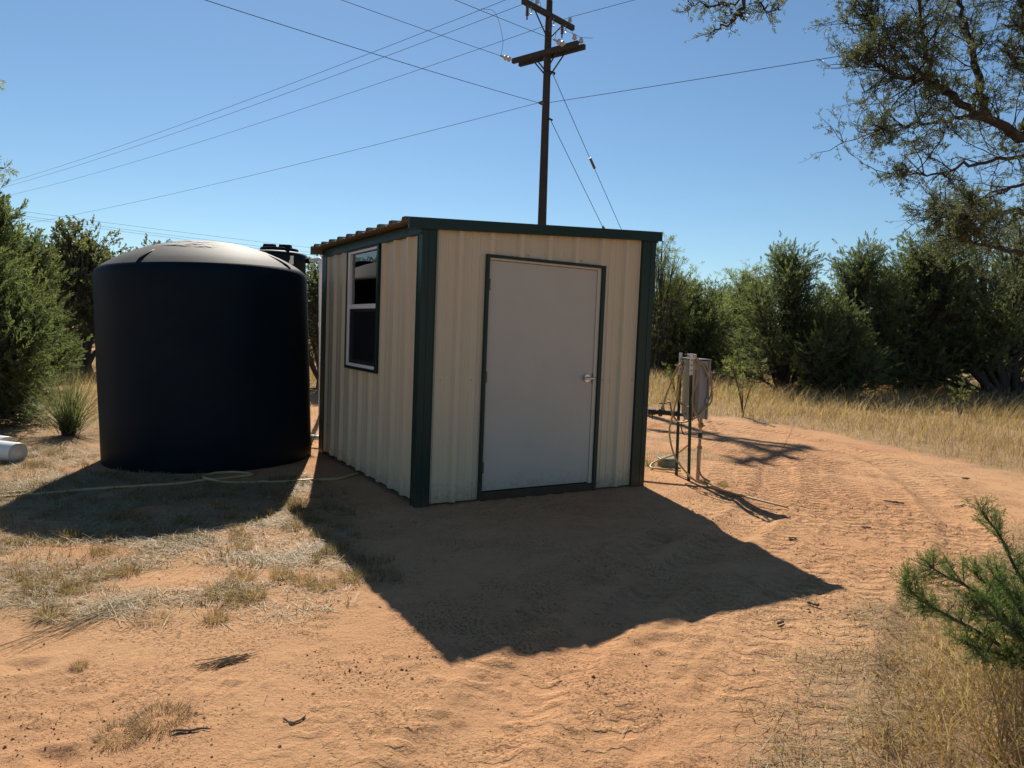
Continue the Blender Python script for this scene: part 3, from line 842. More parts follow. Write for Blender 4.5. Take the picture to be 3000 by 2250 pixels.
# low outlet pipe between big tank and shed
m = MB(); m.tube([(-2.62, 8.66, 0.115), (-2.0, 8.58, 0.12)], 0.033, 10)
tag(m.build('outlet_pipe', M['pvc'], smooth=True), 'short white pipe low between the big tank and the shed', 'pipe')

# loose white pipes at the left edge
def pvc_len(p0, p1, r, label):
    m = MB(); p0 = np.array(p0, float); p1 = np.array(p1, float)
    d = (p1 - p0) / np.linalg.norm(p1 - p0)
    m.tube([p0, p0 + d * 0.01, p1 - d * 0.01, p1], [r - 0.004, r, r, r - 0.004], 28, cap=False)
    m.tube([p0, p1], r - 0.008, 28, cap=False)
    m.tube([p1 - d * 0.02, p1 - d * 0.019], r - 0.009, 28)
    o = m.build('pvc_pipe', M['pvc'], smooth=True)
    tag(o, label, 'pipe'); return o
pvc_len((-6.9, 7.95, 0.04), (-5.02, 7.30, 0.045), 0.105, 'thick white pipe lying on the grass at the left edge')
pvc_len((-7.1, 8.32, 0.055), (-5.36, 7.62, 0.055), 0.10, 'second white pipe lying just behind the thick one')

# ------------------------------------------------------------------ hoses
def hose(name, pts, r, mat, label, lift=True, cat='hose', n=8, sides=8):
    P = spline([(p[0], p[1], p[2] if len(p) > 2 else 0.0) for p in pts], n)
    if lift:
        P[:, 2] += np.maximum(gz(P[:, 0], P[:, 1]), 0 * P[:, 0] - 0.2) + r * 0.9
    m = MB(); m.tube(P, r, sides)
    return tag(m.build(name, mat, smooth=True), label, cat)
hose('garden_hose', [(-5.6, 5.2), (-4.9, 5.6), (-4.2, 5.88), (-4.11, 5.94), (-4.05, 6.0)], 0.013, M['hose'], 'end of a yellow hose lying on grass at the left edge')
hose('garden_hose', [(-4.3, 5.62), (-3.99, 5.8), (-3.83, 5.91), (-3.65, 6.02), (-3.45, 6.13), (-3.23, 6.23), (-3.01, 6.33), (-2.9, 6.39), (-2.81, 6.5), (-2.64, 6.62), (-2.55, 6.75), (-2.46, 6.86),
                     (-2.63, 6.94), (-2.79, 6.88), (-2.86, 6.74), (-2.82, 6.60, .012), (-2.74, 6.5, .02), (-2.58, 6.48), (-2.38, 6.5), (-2.03, 6.63), (-1.82, 6.75), (-1.63, 6.82), (-1.56, 6.97), (-1.50, 7.10)],
     0.014, M['hose'], 'tan garden hose looping across the shadow of the big tank')

# ------------------------------------------------------------------ control box on steel posts
def tpost(x, y, top, wz, lean, label):
    e = tag(empty('steel_post', (x, y, g1(x, y) - 0.05), math.radians(20)), label, 'post', 'green steel posts holding the box')
    def prof(nm, z0, z1, mat, par):
        m = MB()
        m.box(-0.017, 0.017, -0.003, 0.003, z0, z1); m.box(-0.003, 0.003, 0.003, 0.026, z0, z1)
        o = m.build(nm, mat, par); return o
    prof('shaft', 0, wz, M['greenpost'], e); prof('painted_tip', wz + 0.0005, top, M['whitepost'], e)
    m = MB()
    k = 0.12
    while k < top - 0.03:
        m.box(-0.005, 0.005, -0.009, -0.0032, k - 0.006, k + 0.006); k += 0.052
    tag(m.build('studs', M['greenpost'], e), kind='stuff')
    e.rotation_euler = (0, lean, math.radians(20))
    return e
tpost(1.83, 7.78, 1.385, 1.145, -0.022, 'green steel post with white tip nearest the shed')
tpost(1.89, 7.47, 1.385, 1.16, -0.040, 'green steel post with white tip right of its twin')

box = tag(empty('control_box', (1.862, 7.625, 0.66), math.radians(-79)), 'grey metal electrical box strapped to the two steel posts', 'electrical box')
m = MB(); m.box(-0.20, 0.20, 0.03, 0.125, 0.0, 0.60); m.build('body', M['greybox'], box, bevel=0.006)
m = MB(); m.box(-0.21, 0.21, 0.1255, 0.145, -0.01, 0.605); m.build('lid', M['greybox'], box, bevel=0.006)
m = MB(); m.box(-0.215, 0.215, 0.015, 0.15, 0.607, 0.617); m.build('rain_hood', M['lid_green'], box, bevel=0.003)
m = MB(); m.box(-0.11, 0.11, 0.018, 0.0295, -0.04, 0.66); br = m.build('mounting_plate', M['galv'], box, bevel=0.002)
for z in (0.03, 0.60):
    for x in (-0.06, 0.06):
        m = MB(); m.tube([(x, 0.0175, z), (x, 0.006, z)], 0.012, 8); m.build('bolt', M['galv'], br)
for z in (0.14, 0.46):
    m = MB(); m.box(-0.198, 0.198, 0.0265, 0.0299, z, z + 0.004); m.build('seam', M['galv'], box)
for z in (0.16, 0.44):
    m = MB(); m.box(0.2105, 0.222, 0.105, 0.14, z, z + 0.05); m.build('clasp', M['galv'], box)

# riser with couplings below the box
ri = tag(empty('water_riser', (2.005, 7.56, g1(2.0, 7.56))), 'tan upright pipe with brass couplings under the grey box', 'pipe')
def rp(nm, z0, z1, r, mat, dx=0.0):
    m = MB(); m.tube([(dx, 0, z0), (dx, 0, z1)], r, 14); return m.build(nm, mat, ri, smooth=False)
rp('pipe', -0.05, 0.33, 0.021, M['pipe_tan']); rp('pipe', 0.365, 0.66, 0.016, M['pipe_tan'])
rp('coupling', 0.331, 0.364, 0.027, M['brass']); rp('coupling', 0.45, 0.50, 0.023, M['iron']); rp('coupling', 0.56, 0.61, 0.026, M['brass'])
m = MB(); m.tube([(0.0, -0.02, 0.585), (0.0, -0.06, 0.585)], 0.014, 10); m.tube([(-0.03, -0.065, 0.585), (0.03, -0.065, 0.585)], 0.007, 8); m.build('tap', M['brass'], ri)

# gate valve on the pipe that enters the shed wall
gv = tag(empty('gate_valve', (1.66, 7.97, 0.655), math.radians(-16)), 'dark gate valve with round handwheel beside the shed', 'valve')
m = MB(); m.tube([(-0.75, 0, 0), (-0.135, 0, 0.0)], 0.033, 16); m.build('pipe', M['pvc'], gv, smooth=True)
m = MB(); m.tube([(-0.134, 0, 0), (-0.06, 0, 0)], 0.037, 8); m.tube([(0.10, 0, 0), (0.20, 0, 0)], 0.034, 8); m.tube([(-0.059, 0, 0), (0.099, 0, 0)], [0.028, 0.03], 14)
m.tube([(-0.02, 0, 0), (0.02, 0, 0)], 0.046, 14); m.build('body', M['iron'], gv)
m = MB(); m.tube([(0.02, 0, 0.02), (0.02, 0, 0.07)], [0.026, 0.018], 12); m.tube([(0.02, 0, 0.07), (0.02, 0, 0.105)], 0.007, 8); m.build('stem', M['brass'], gv)
m = MB()
ring = [(0.02 + 0.037 * math.cos(a), 0.037 * math.sin(a), 0.10) for a in np.linspace(0, 2 * math.pi, 25)]
m.tube(ring, 0.006, 6, cap=False); m.tube([(-0.015, 0, 0.10), (0.055, 0, 0.10)], 0.005, 6); m.tube([(0.02, -0.036, 0.10), (0.02, 0.036, 0.10)], 0.005, 6)
m.build('handwheel', M['iron'], gv)
m = MB(); m.tube([(-0.09, 0, -0.03), (-0.085, 0, -0.085)], [0.008, 0.003], 8); m.build('drain_nipple', M['iron'], gv)
m = MB(); m.tube([(0.19, 0, 0), (0.27, -0.09, 0.0), (0.33, -0.25, 0.0)], 0.026, 12); m.build('elbow', M['iron'], gv)

vb = tag(empty('valve_box', (1.84, 8.33, g1(1.84, 8.33))), 'round green ground box with dusty lid behind the posts', 'valve box')
m = MB(); m.lathe([(0.118, -0.05), (0.105, 0.075), (0.10, 0.085), (0, 0.085)], 32); m.build('body', M['lid_green'], vb, smooth=False)
m = MB(); m.lathe([(0.112, 0.086), (0.114, 0.096), (0.106, 0.102), (0, 0.104)], 32); ld = m.build('lid', M['lid_green'], vb, smooth=False)
for k in range(9):
    a = k * 2 * math.pi / 9; m = MB(); r_ = 0.085
    m.box(r_ * math.cos(a) - .005, r_ * math.cos(a) + .005, r_ * math.sin(a) - .005, r_ * math.sin(a) + .005, 0.1025, 0.108); m.build('lid_stud', M['lid_green'], ld)

# hoses hung on the posts (free curves in the air)
def air(name, pts, r, mat, label, cat='hose'):
    return hose(name, pts, r, mat, label, False, cat, 10, 8)
air('hung_hose', [(1.83, 7.74, 1.24), (1.76, 7.73, 1.16), (1.70, 7.74, 0.98), (1.66, 7.76, 0.84), (1.64, 7.78, 0.72)], 0.0095, M['hose_tan'], 'tan hose hanging left of the posts down to the valve')
air('hung_hose', [(1.84, 7.73, 1.22), (1.80, 7.71, 1.10), (1.785, 7.70, 0.92), (1.80, 7.66, 0.80), (1.87, 7.62, 0.76), (1.98, 7.50, 0.78), (2.05, 7.44, 0.88), (2.06, 7.44, 1.05), (2.00, 7.44, 1.2), (1.92, 7.46, 1.27), (1.87, 7.47, 1.29)], 0.0095, M['hose_tan'], 'tan hose hung in a wide loop around both posts')
air('hung_hose', [(1.87, 7.44, 1.28), (1.97, 7.42, 1.19), (2.04, 7.40, 1.02), (2.06, 7.40, 0.86), (1.98, 7.42, 0.74), (1.88, 7.46, 0.64), (1.78, 7.60, 0.60), (1.72, 7.66, 0.68), (1.70, 7.70, 0.78), (1.68, 7.74, 0.80)], 0.0095, M['hose_tan'], 'tan hose crossing low in front of both posts')
air('hung_hose', [(1.87, 7.45, 1.27), (1.91, 7.43, 1.1), (1.87, 7.43, 0.9), (1.88, 7.42, 0.76), (1.94, 7.44, 0.66), (1.985, 7.50, 0.58), (2.0, 7.53, 0.56)], 0.0095, M['hose_tan'], 'tan hose falling along the right post into the riser')
air('hung_hose', [(1.79, 7.70, 0.95), (1.73, 7.68, 0.66), (1.70, 7.66, 0.50), (1.72, 7.62, 0.34), (1.77, 7.56, 0.20), (1.86, 7.44, 0.08), (1.92, 7.33, 0.03), (2.0, 7.18, 0.02), (2.12, 6.88, 0.02), (2.27, 6.65, 0.02), (2.42, 6.44, 0.018), (2.5, 6.35, 0.015)], 0.010, M['hose'], 'long tan hose trailing from the posts over the sand')
air('hung_hose', [(2.0, 7.55, 0.42), (1.98, 7.52, 0.25), (1.99, 7.48, 0.12), (2.02, 7.42, 0.05), (2.08, 7.36, 0.02)], 0.010, M['hose_tan'], 'short tan hose curving down beside the upright pipe')
air('ground_hose', [(1.93, 7.70, 0.35), (1.86, 7.9, 0.22), (1.75, 8.1, 0.12), (1.64, 8.15, 0.05), (1.60, 8.05, 0.02), (1.68, 7.98, 0.02), (1.83, 7.95, 0.02), (1.9, 7.9, 0.02)], 0.011, M['hose'], 'tan hose curling on the ground around the valve box')
air('cable', [(1.93, 7.60, 0.66), (1.86, 7.66, 0.62), (1.83, 7.70, 0.55), (1.86, 7.66, 0.46), (1.92, 7.60, 0.5)], 0.006, M['cable'], 'black cable sagging below the grey box', 'cable')

# ------------------------------------------------------------------ utility pole and wires
up_ = tag(empty('utility_pole', (0.755, 22.05, -0.1)), 'weathered wooden utility pole with crossarms behind the shed', 'utility pole')
m = MB()
hh = np.linspace(0, 11.38, 16)
m.tube(np.stack([-0.10 * hh / 11.38, 0 * hh, hh], -1), np.linspace(0.155, 0.098, 16), 16)
m.build('shaft', M['pole_wood'], up_, smooth=True)
A_ = np.array([0.677, 0.736, 0]); A_ /= np.linalg.norm(A_)       # across the main line
L_ = np.array([-0.766, 0.643, 0])                               # along the main line
def arm(c, d, half, w, h, z, nm):
    d = np.array(d); pz = np.array([-d[1], d[0], 0]); c = np.array(c, float); v = []
    for zz in (z - h / 2, z + h / 2):
        for s in (-1, 1):
            for e in (-1, 1): v.append(c + d * e * half + pz * s * w / 2 + np.array([0, 0, zz]))
    m = MB(); m.hexa([tuple(q) for q in v]); return m.build(nm, M['arm_wood'], up_, bevel=0.012)
PX = lambda z: -0.10 * z / 11.38
arm((PX(10.9) - L_[0] * 0.15 * 0 + -0.0, -0.13, 0), A_, 1.16, 0.115, 0.15, 10.92, 'crossarm')
arm((PX(9.8) + -A_[0] * 0.155, -A_[1] * 0.155, 0), L_, 1.22, 0.11, 0.145, 9.85, 'crossarm')
arm((PX(9.8) + A_[0] * 0.155, A_[1] * 0.155, 0), L_, 1.22, 0.11, 0.145, 9.85, 'crossarm')
def brace(p0, p1, nm='brace', r=0.022):
    m = MB(); m.tube([p0, p1], r, 6); m.build(nm, M['pole_wood'], up_)
for s in (-1, 1):
    q = np.array([PX(10.8), -0.10, 0]) + A_ * 0.66 * s
    brace((q[0], q[1] - 0.05, 10.86), (PX(10.3), -0.11, 10.22))
    for w in (-1, 1):
        q = np.array([PX(9.8), 0, 0]) + A_ * 0.155 * w + L_ * 0.48 * s
        brace((q[0], q[1], 9.78), (PX(9.3) + A_[0] * .12 * w, A_[1] * .12 * w, 9.25))
def insul(x, y, z, nm='insulator', mat='porcelain', s=1.0):
    m = MB()
    m.lathe([(0.012, -0.10 * s), (0.012, 0.0), (0.05 * s, 0.0), (0.07 * s, 0.03 * s), (0.05 * s, 0.05 * s), (0.055 * s, 0.08 * s), (0.035 * s, 0.10 * s), (0.04 * s, 0.125 * s), (0.0, 0.14 * s)], 14, (x, y, z))
    m.build(nm, M[mat], up_, smooth=True)
ca = np.array([PX(10.9), -0.13, 0])
for s in (-1.06, -0.55, 0.98):
    q = ca + A_ * s; insul(q[0], q[1], 11.06)
cb = np.array([PX(9.8), 0, 0])
for w, s in ((-1, -1.08), (1, -1.08)):
    q = cb + A_ * 0.155 * w + L_ * s; insul(q[0], q[1], 9.99, s=1.1)
def strain(p, d, n=2):
    """string of disc insulators from p along d"""
    p = np.array(p, float); d = np.array(d, float); d /= np.linalg.norm(d)
    m = MB(); prof = []
    m.tube([p, p + d * 0.45], 0.014, 6)
    for k in range(n):
        c = p + d * (0.12 + k * 0.15)
        m.tube([c, c + d * 0.03, c + d * 0.05, c + d * 0.10], [0.03, 0.085, 0.08, 0.03], 14)
    m.tube([p + d * 0.40, p + d * 0.52], 0.03, 6)
    m.build('strain_insulator', M['porcelain'], up_)
    return p + d * 0.5
T_ = -A_ + np.array([0, 0, -0.03])
base = np.array([0.755, 22.05, -0.1])
qa = cb + L_ * 1.18 - A_ * 0.21; e1 = strain((qa[0], qa[1], 9.85), T_) + base
qb = cb - L_ * 0.82 - A_ * 0.21; e2 = strain((qb[0], qb[1], 9.87), T_) + base
def cutout(s):
    q = ca + A_ * s
    m = MB()
    for k in range(5): m.tube([(q[0], q[1] - 0.16, 10.52 + k * 0.055), (q[0], q[1] - 0.16, 10.545 + k * 0.055)], [0.055, 0.04], 10)
    m.tube([(q[0], q[1] - 0.16, 10.40), (q[0], q[1] - 0.16, 10.80)], 0.022, 8)
    o = m.build('fuse_cutout', M['brownporc'], up_)
    m = MB(); m.tube(spline([(q[0], q[1] - 0.12, 10.62), (q[0] + 0.10, q[1] - 0.1, 10.58), (q[0] + 0.12, q[1], 10.68), (q[0] + 0.1, q[1] + .02, 10.86)], 5), 0.014, 6); m.build('bracket', M['galv'], o)
cutout(-0.95); cutout(0.05); cutout(0.62)
# neutral spool
m = MB(); m.tube([(-0.24, -0.05, 8.42), (-0.14, -0.03, 8.42)], [0.06, 0.06], 10); m.tube([(-0.30, -0.05, 8.42), (-0.24, -0.05, 8.42)], 0.035, 10); m.build('neutral_spool', M['brownporc'], up_)
m = MB(); m.tube([(0.02, -0.15, 9.3), (0.14, -0.05, 9.3), (0.14, 0.06, 9.3)], 0.03, 8); m.build('guy_clamp', M['iron'], up_)
m = MB(); m.tube([(0.03, -0.12, 7.95), (0.13, 0.0, 7.95)], 0.03, 8); m.build('guy_clamp', M['iron'], up_)
# jumpers belong to the pole
def jump(pts, nm='jumper'):
    m = MB(); m.tube(spline([tuple(np.array(p) - base) for p in pts], 8), 0.006, 5); m.build(nm, M['wire'], up_)

def wire(p0, p1, sag, label, r=0.0072, n=40, name='overhead_wire', group=None):
    p0 = np.array(p0, float); p1 = np.array(p1, float)
    t = np.linspace(0, 1, n)[:, None]
    P = p0 + (p1 - p0) * t; P[:, 2] -= 4 * sag * (t * (1 - t))[:, 0]
    m = MB(); m.tube(P, r, 5)
    return tag(m.build(name, M['wire']), label, 'wire', group)
cw = ca + base
pin = [cw + A_ * s + np.array([0, 0, 11.19 - 0.0]) for s in (-1.06, -0.55, 0.98)]
names = ('upper', 'middle', 'lower')
for k, (q, nm) in enumerate(zip(pin, names)):
    wire(q, q + L_ * 95 + np.array([0, 0, 1.2]), 1.15, nm + ' of the three long wires running left from the top crossarm')
for k, q in enumerate(pin):
    lb = ('wire passing above the left end of the top crossarm out of view', 'wire leaving the top crossarm beside the pole top up right',
          'wire rising right from the insulator at the crossarm end')[k]
    wire(q, q - L_ * 48 + np.array([0, 0, -0.2]), 0.35, lb)
nq = np.array([0.46, 22.0, 8.32])
wire(nq, nq + L_ * 95 + np.array([0, 0, 1.0]), 1.0, 'lone lower wire running left from halfway down the pole', 0.007)
nr = np.array([0.76, 21.95, 8.32])
wire(nr, nr - L_ * 48 + np.array([0, 0, -0.9]), 0.4, 'lone wire running right from halfway down the pole', 0.008)
wire(e1, e1 - A_ * 46 + np.array([0, 0, -0.3]), 0.75, 'wire coming in from top left to the lower crossarm left end')
wire(e2, e2 - A_ * 46 + np.array([0, 0, -0.3]), 0.75, 'wire coming in from top to the lower crossarm right end')
wire(nq, nq - A_ * 46 + np.array([0, 0, 0.0]), 0.85, 'wire slanting down from top left to halfway down the pole', 0.008)
jump([e1, e1 + np.array([0.03, 0, 0.5]), e1 + np.array([-0.22, -0.1, 1.2]), pin[0] + L_ * 1.7 + np.array([0, 0, -0.03])])
jump([pin[2], pin[2] + np.array([0.12, 0, -0.55]), np.array([cb[0], cb[1], 0]) + base + L_ * -1.08 - A_ * .155 + np.array([0, 0, 10.12 ])])
jump([e2, e2 + np.array([0.1, 0, 0.28]), base + cb - L_ * 1.08 - A_ * .155 + np.array([0, 0, 10.13]), base + cb - L_ * 1.08 + A_ * .155 + np.array([0, 0, 10.14]), base + cb - L_ * 1.45 + A_ * .2 + np.array([0, 0, 10.05])])
jump([pin[1], pin[1] + np.array([0.1, -0.05, -0.15]), pin[1] + np.array([0.12, -0.1, -0.45])])
anchor = np.array([7.1, 29.4, 0.0])
gg = wire((0.84, 22.05, 9.2), anchor, 0.02, 'long guy wire slanting right from below the lower crossarm', 0.010, 12, 'guy_wire')
gd = wire((0.84, 22.05, 7.85), anchor + np.array([-0.5, -0.3, 0]), 0.02, 'short guy wire with a dark strain piece slanting right', 0.010, 12, 'guy_wire')
for (g_, t0, t1) in ((gg, 0.22, 0.25), (gd, 0.345, 0.37)):
    a = np.array((0.84, 22.05, 9.2)) if g_ is gg else np.array((0.84, 22.05, 7.85)); b = anchor if g_ is gg else anchor + np.array([-0.5, -0.3, 0])
    m = MB(); m.tube([a + (b - a) * t0, a + (b - a) * t1], 0.042, 8); m.build('strain_piece', M['brownporc'], g_)
for k, dzz in enumerate((0.0, 0.16, 0.46)):
    wire((-43.0, 52.0, 9.0 + dzz), (20, 101, 8.7 + dzz * 2.2), 0.75, ('lowest', 'middle', 'highest')[k] + ' of three distant wires sloping down behind the tanks', 0.010)

# ------------------------------------------------------------------ plants
def frames(d, roll):
    d = d / (np.linalg.norm(d, axis=1)[:, None] + 1e-9)
    ref = np.where(np.abs(d[:, 2:3]) < 0.9, np.array([[0, 0, 1.0]]), np.array([[1.0, 0, 0]]))
    a = np.cross(ref, d); a /= np.linalg.norm(a, axis=1)[:, None] + 1e-9
    b = np.cross(d, a)
    c, s = np.cos(roll)[:, None], np.sin(roll)[:, None]
    return a * c + b * s, -a * s + b * c, d

def spray_tpl(rng, n, wid, length=0.42, ang0=0.85, flat=1.0):
    """one spray: short pointed leaflets around a stem of length 1 (quads)"""
    v = []
    for i in range(n):
        t = 0.05 + 0.95 * ((i + 0.5) / n) ** 0.85
        az = i * 2.399 + rng.uniform(-.5, .5)
        an = ang0 - 0.35 * t + rng.uniform(-.15, .15)
        L = length * (1 - 0.45 * t) * rng.uniform(.75, 1.25)
        d = np.array([math.sin(an) * math.cos(az), flat * math.sin(an) * math.sin(az), math.cos(an)]); d /= np.linalg.norm(d)
        p = np.array([0, 0, t * 0.78])
        r = rng.normal(size=3); w = np.cross(d, r); w /= np.linalg.norm(w); w *= wid * rng.uniform(.7, 1.3) / 2
        v += [p, p + d * L * 0.5 + w, p + d * L, p + d * L * 0.5 - w]
    w = np.array([wid * 0.22, 0, 0])
    v += [np.zeros(3) - w, np.zeros(3) + w, np.array([0, 0, 0.8]) + w * .5, np.array([0, 0, 0.8]) - w * .5]
    return np.array(v)

def place(mb, tpls, rng, pos, dirs, scale, tint, jitter=0.12):
    n = len(pos); k = rng.integers(0, len(tpls), n); roll = rng.uniform(0, 6.283, n)
    A, B, C = frames(dirs, roll)
    for t in range(len(tpls)):
        s = np.where(k == t)[0]
        if not len(s): continue
        T = tpls[t]
        V = (A[s][:, None, :] * T[None, :, 0:1] + B[s][:, None, :] * T[None, :, 1:2] + C[s][:, None, :] * T[None, :, 2:3]) * scale[s][:, None, None] + pos[s][:, None, :]
        m_ = len(T) // 4
        tt = np.repeat(np.clip(tint[s][:, None] + rng.normal(0, jitter, (len(s), m_)), 0, 1), 4, axis=1)
        q = np.arange(len(s) * len(T)).reshape(-1, 4)
        mb.add(V.reshape(-1, 3), q, None, tt.ravel())

def bez(p0, p1, p2, n):
    t = np.linspace(0, 1, n)[:, None]
    return (1 - t) ** 2 * p0 + 2 * t * (1 - t) * p1 + t ** 2 * p2

def crown_lumps(rng, H, R, n, low=0.16, lean=(0, 0), top=0.75):
    out = []
    for i in range(n):
        t = low + (0.93 - low) * ((i + 0.5) / n)
        prof = math.sin(math.pi * min(1, 0.22 + 0.80 * t)) ** 0.8
        az = i * 2.399 + rng.uniform(-.6, .6); rr = R * prof * rng.uniform(.35, .85) * (1 if t < top else 0.8)
        r = R * rng.uniform(.26, .42) * (0.75 + 0.5 * prof)
        out.append((rr * math.cos(az) + lean[0] * t, rr * math.sin(az) + lean[1] * t, H * t, r, r * rng.uniform(.75, 1.2)))
    return out

def make_tree(seed, lumps, kind, n_twig, per, scale, wid, nleaf, r0, up=0.3, base_spread=0.12, twig_r=0.006, leaflen=0.42, mat=None, dead=0.0, gap=0.0):
    """returns (wood mesh builder, leaf mesh builder) in the tree's own frame"""
    rng = np.random.default_rng(seed)
    wood, leaf = MB(), MB()
    tpls = [spray_tpl(rng, nleaf, wid, leaflen, 0.62 if kind == 'j' else 0.9) for _ in range(6)]
    P, D, S, T = [], [], [], []
    for (cx, cy, cz, r, rz) in lumps:
        c = np.array([cx, cy, cz])
        b = np.array([rng.normal(0, base_spread), rng.normal(0, base_spread), -0.05])
        mid = np.array([cx * rng.uniform(.2, .55), cy * rng.uniform(.2, .55), cz * rng.uniform(.35, .6)]) + rng.normal(0, .12, 3) * r
        path = bez(b, mid, c, 14) + np.cumsum(rng.normal(0, 0.012, (14, 3)), axis=0) * np.linspace(0, 1, 14)[:, None]
        rad = np.linspace(r0 * rng.uniform(.55, 1.0), max(0.008, twig_r * 1.8), 14)
        wood.tube(path, rad, 6)
        lt = rng.uniform(-0.18, 0.18)
        for _ in range(n_twig):
            u = rng.normal(size=3); u /= np.linalg.norm(u); u[2] = u[2] * 0.8 + 0.08
            tgt = c + u * np.array([r, r, rz]) * rng.uniform(0.25, 1.0) ** 0.55
            if tgt[2] < 0.08: tgt[2] = 0.08 + rng.uniform(0, .1)
            s = path[rng.integers(6, 14)]
            m2 = (s + tgt) / 2 + rng.normal(0, 0.10, 3) * r + np.array([0, 0, -0.05 * r])
            tw = bez(s, m2, tgt, 6)
            wood.tube(tw, np.linspace(twig_r * 1.5, twig_r * 0.5, 6), 3, cap=False)
            if rng.uniform() < dead: continue
            td = tw[-1] - tw[-3]; td /= np.linalg.norm(td) + 1e-9
            for _k in range(per):
                f = rng.uniform(.45, 1.0)
                p = tw[min(5, int(f * 5.99))] + rng.normal(0, 1, 3) * scale * 0.35
                d = td * 0.6 + u * 0.7 + np.array([0, 0, up]) + rng.normal(0, .55, 3)
                P.append(p); D.append(d); S.append(scale * rng.uniform(.7, 1.3)); T.append(0.5 + lt + rng.normal(0, .13) )
    place(leaf, tpls, rng, np.array(P), np.array(D), np.array(S), np.array(T))
    return wood, leaf

TREES = {}
def plant_tree(name, proto, loc, rz, sc, label, cat='tree', group=None):
    """first use builds the tree, later uses copy its parts"""
    e = empty(name, (loc[0], loc[1], g1(loc[0], loc[1]) - 0.03), rz)
    e.scale = (sc, sc, sc) if np.isscalar(sc) else sc
    tag(e, label, cat, group)
    p = TREES[proto]
    if 'objs' not in p:
        w, l = p['mb']
        p['objs'] = (w.build('trunk', M[p['bark']], e, smooth=True), l.build('crown', M[p['mat']], e))
    else:
        for o in p['objs']:
            c = o.copy(); COL.objects.link(c); c.parent = e
    return e

def proto(key, mat, bark, *a, **k):
    TREES[key] = {'mb': make_tree(*a, **k), 'mat': mat, 'bark': bark}

_r = np.random.default_rng(11)
proto('jun_a', 'juniper', 'bark', 101, crown_lumps(_r, 4.3, 1.9, 20, 0.10), 'j', 46, 4, 0.27, 0.066, 14, 0.085, twig_r=0.008)
proto('jun_b', 'juniper', 'bark', 102, crown_lumps(_r, 4.2, 2.2, 20, 0.14, (-0.5, 0)), 'j', 46, 4, 0.27, 0.066, 14, 0.10, twig_r=0.008)
proto('jun_bush', 'juniper', 'bark', 103, crown_lumps(_r, 2.6, 1.55, 16, 0.10), 'j', 48, 4, 0.25, 0.066, 14, 0.06, twig_r=0.007)
# the big spreading one: stems lean far out to the left, bare wood below
spread = [(-3.2, -0.3, 2.6, .75, .6), (-2.6, 0.2, 3.5, .8, .65), (-3.7, 0.1, 1.7, .6, .45), (-1.7, -.3, 4.0, .8, .7), (-0.8, 0.2, 4.5, .8, .7), (0.2, -.2, 4.7, .8, .7), (1.2, 0, 4.3, .8, .7),
          (-1.9, -.6, 2.9, .75, .55), (-0.9, -.5, 3.4, .75, .6), (0.3, -.7, 3.5, .8, .6), (1.3, -.5, 3.2, .8, .6), (2.1, 0, 3.4, .8, .7), (2.6, -.3, 2.2, .8, .7), (-2.7, -.5, 1.2, .5, .35), (-1.6, -.7, 1.7, .55, .4), (1.6, -.8, 1.7, .7, .5), (0.4, -.9, 2.2, .6, .45), (-0.6, -.8, 2.3, .55, .4), (2.9, .4, 1.2, .7, .5)]
proto('jun_spread', 'juniper', 'bark', 104, spread, 'j', 44, 4, 0.26, 0.066, 14, 0.15, base_spread=0.22, twig_r=0.008)
proto('jun_left', 'juniper', 'bark', 105, crown_lumps(_r, 2.55, 1.12, 26, 0.06), 'j', 62, 4, 0.20, 0.075, 12, 0.06, twig_r=0.005, up=0.45)
proto('jun_tall', 'juniper', 'bark', 106, crown_lumps(_r, 3.5, 0.95, 20, 0.08), 'j', 52, 3, 0.25, 0.062, 16, 0.07, twig_r=0.006, up=0.5)
proto('oak_a', 'oak', 'bark_grey', 107, crown_lumps(_r, 3.6, 1.75, 18, 0.36), 'o', 40, 3, 0.24, 0.20, 9, 0.09, twig_r=0.008, up=0.2, leaflen=0.34)
proto('mesq_a', 'mesquite', 'bark_grey', 108, crown_lumps(_r, 5.4, 1.5, 16, 0.16), 'm', 26, 3, 0.30, 0.06, 12, 0.06, twig_r=0.009, up=-0.5, leaflen=0.5, dead=0.12)
proto('mesq_b', 'mesquite', 'bark_grey', 109, crown_lumps(_r, 4.7, 2.5, 22, 0.16), 'm', 36, 3, 0.34, 0.065, 12, 0.08, twig_r=0.010, up=-0.3, leaflen=0.5, dead=0.06)

# right side
plant_tree('juniper_tree', 'jun_a', (8.0, 21.2), 0.4, 1.02, 'tall bushy juniper tree standing right of the grey box')
plant_tree('juniper_bush', 'jun_bush', (8.9, 20.0), 1.3, 1.0, 'rounded low juniper bush in front of the tall bushy juniper', 'bush')
plant_tree('juniper_tree', 'jun_b', (12.0, 22.0), 2.1, 1.16, 'large juniper tree directly left of the spreading one')
plant_tree('juniper_tree', 'jun_a', (10.1, 21.6), 3.3, 1.06, 'juniper tree just right of the tall bushy one')
plant_tree('juniper_tree', 'jun_a', (13.6, 24.0), 5.1, 1.12, 'juniper tree behind the left limbs of the spreading one')
plant_tree('juniper_tree', 'jun_spread', (14.6, 21.8), 0.0, 1.08, 'wide spreading juniper with dark stems leaning left at right edge')
plant_tree('juniper_tree', 'jun_b', (17.4, 25.0), 4.2, 1.38, 'juniper tree showing behind the spreading one at right edge')
plant_tree('juniper_bush', 'jun_bush', (6.7, 28.5), 2.6, 1.45, 'dark rounded juniper bush close right of the shed corner', 'bush')
plant_tree('juniper_bush', 'jun_bush', (4.6, 30.0), 4.6, 1.4, 'dark juniper bush half hidden by the shed corner', 'bush')
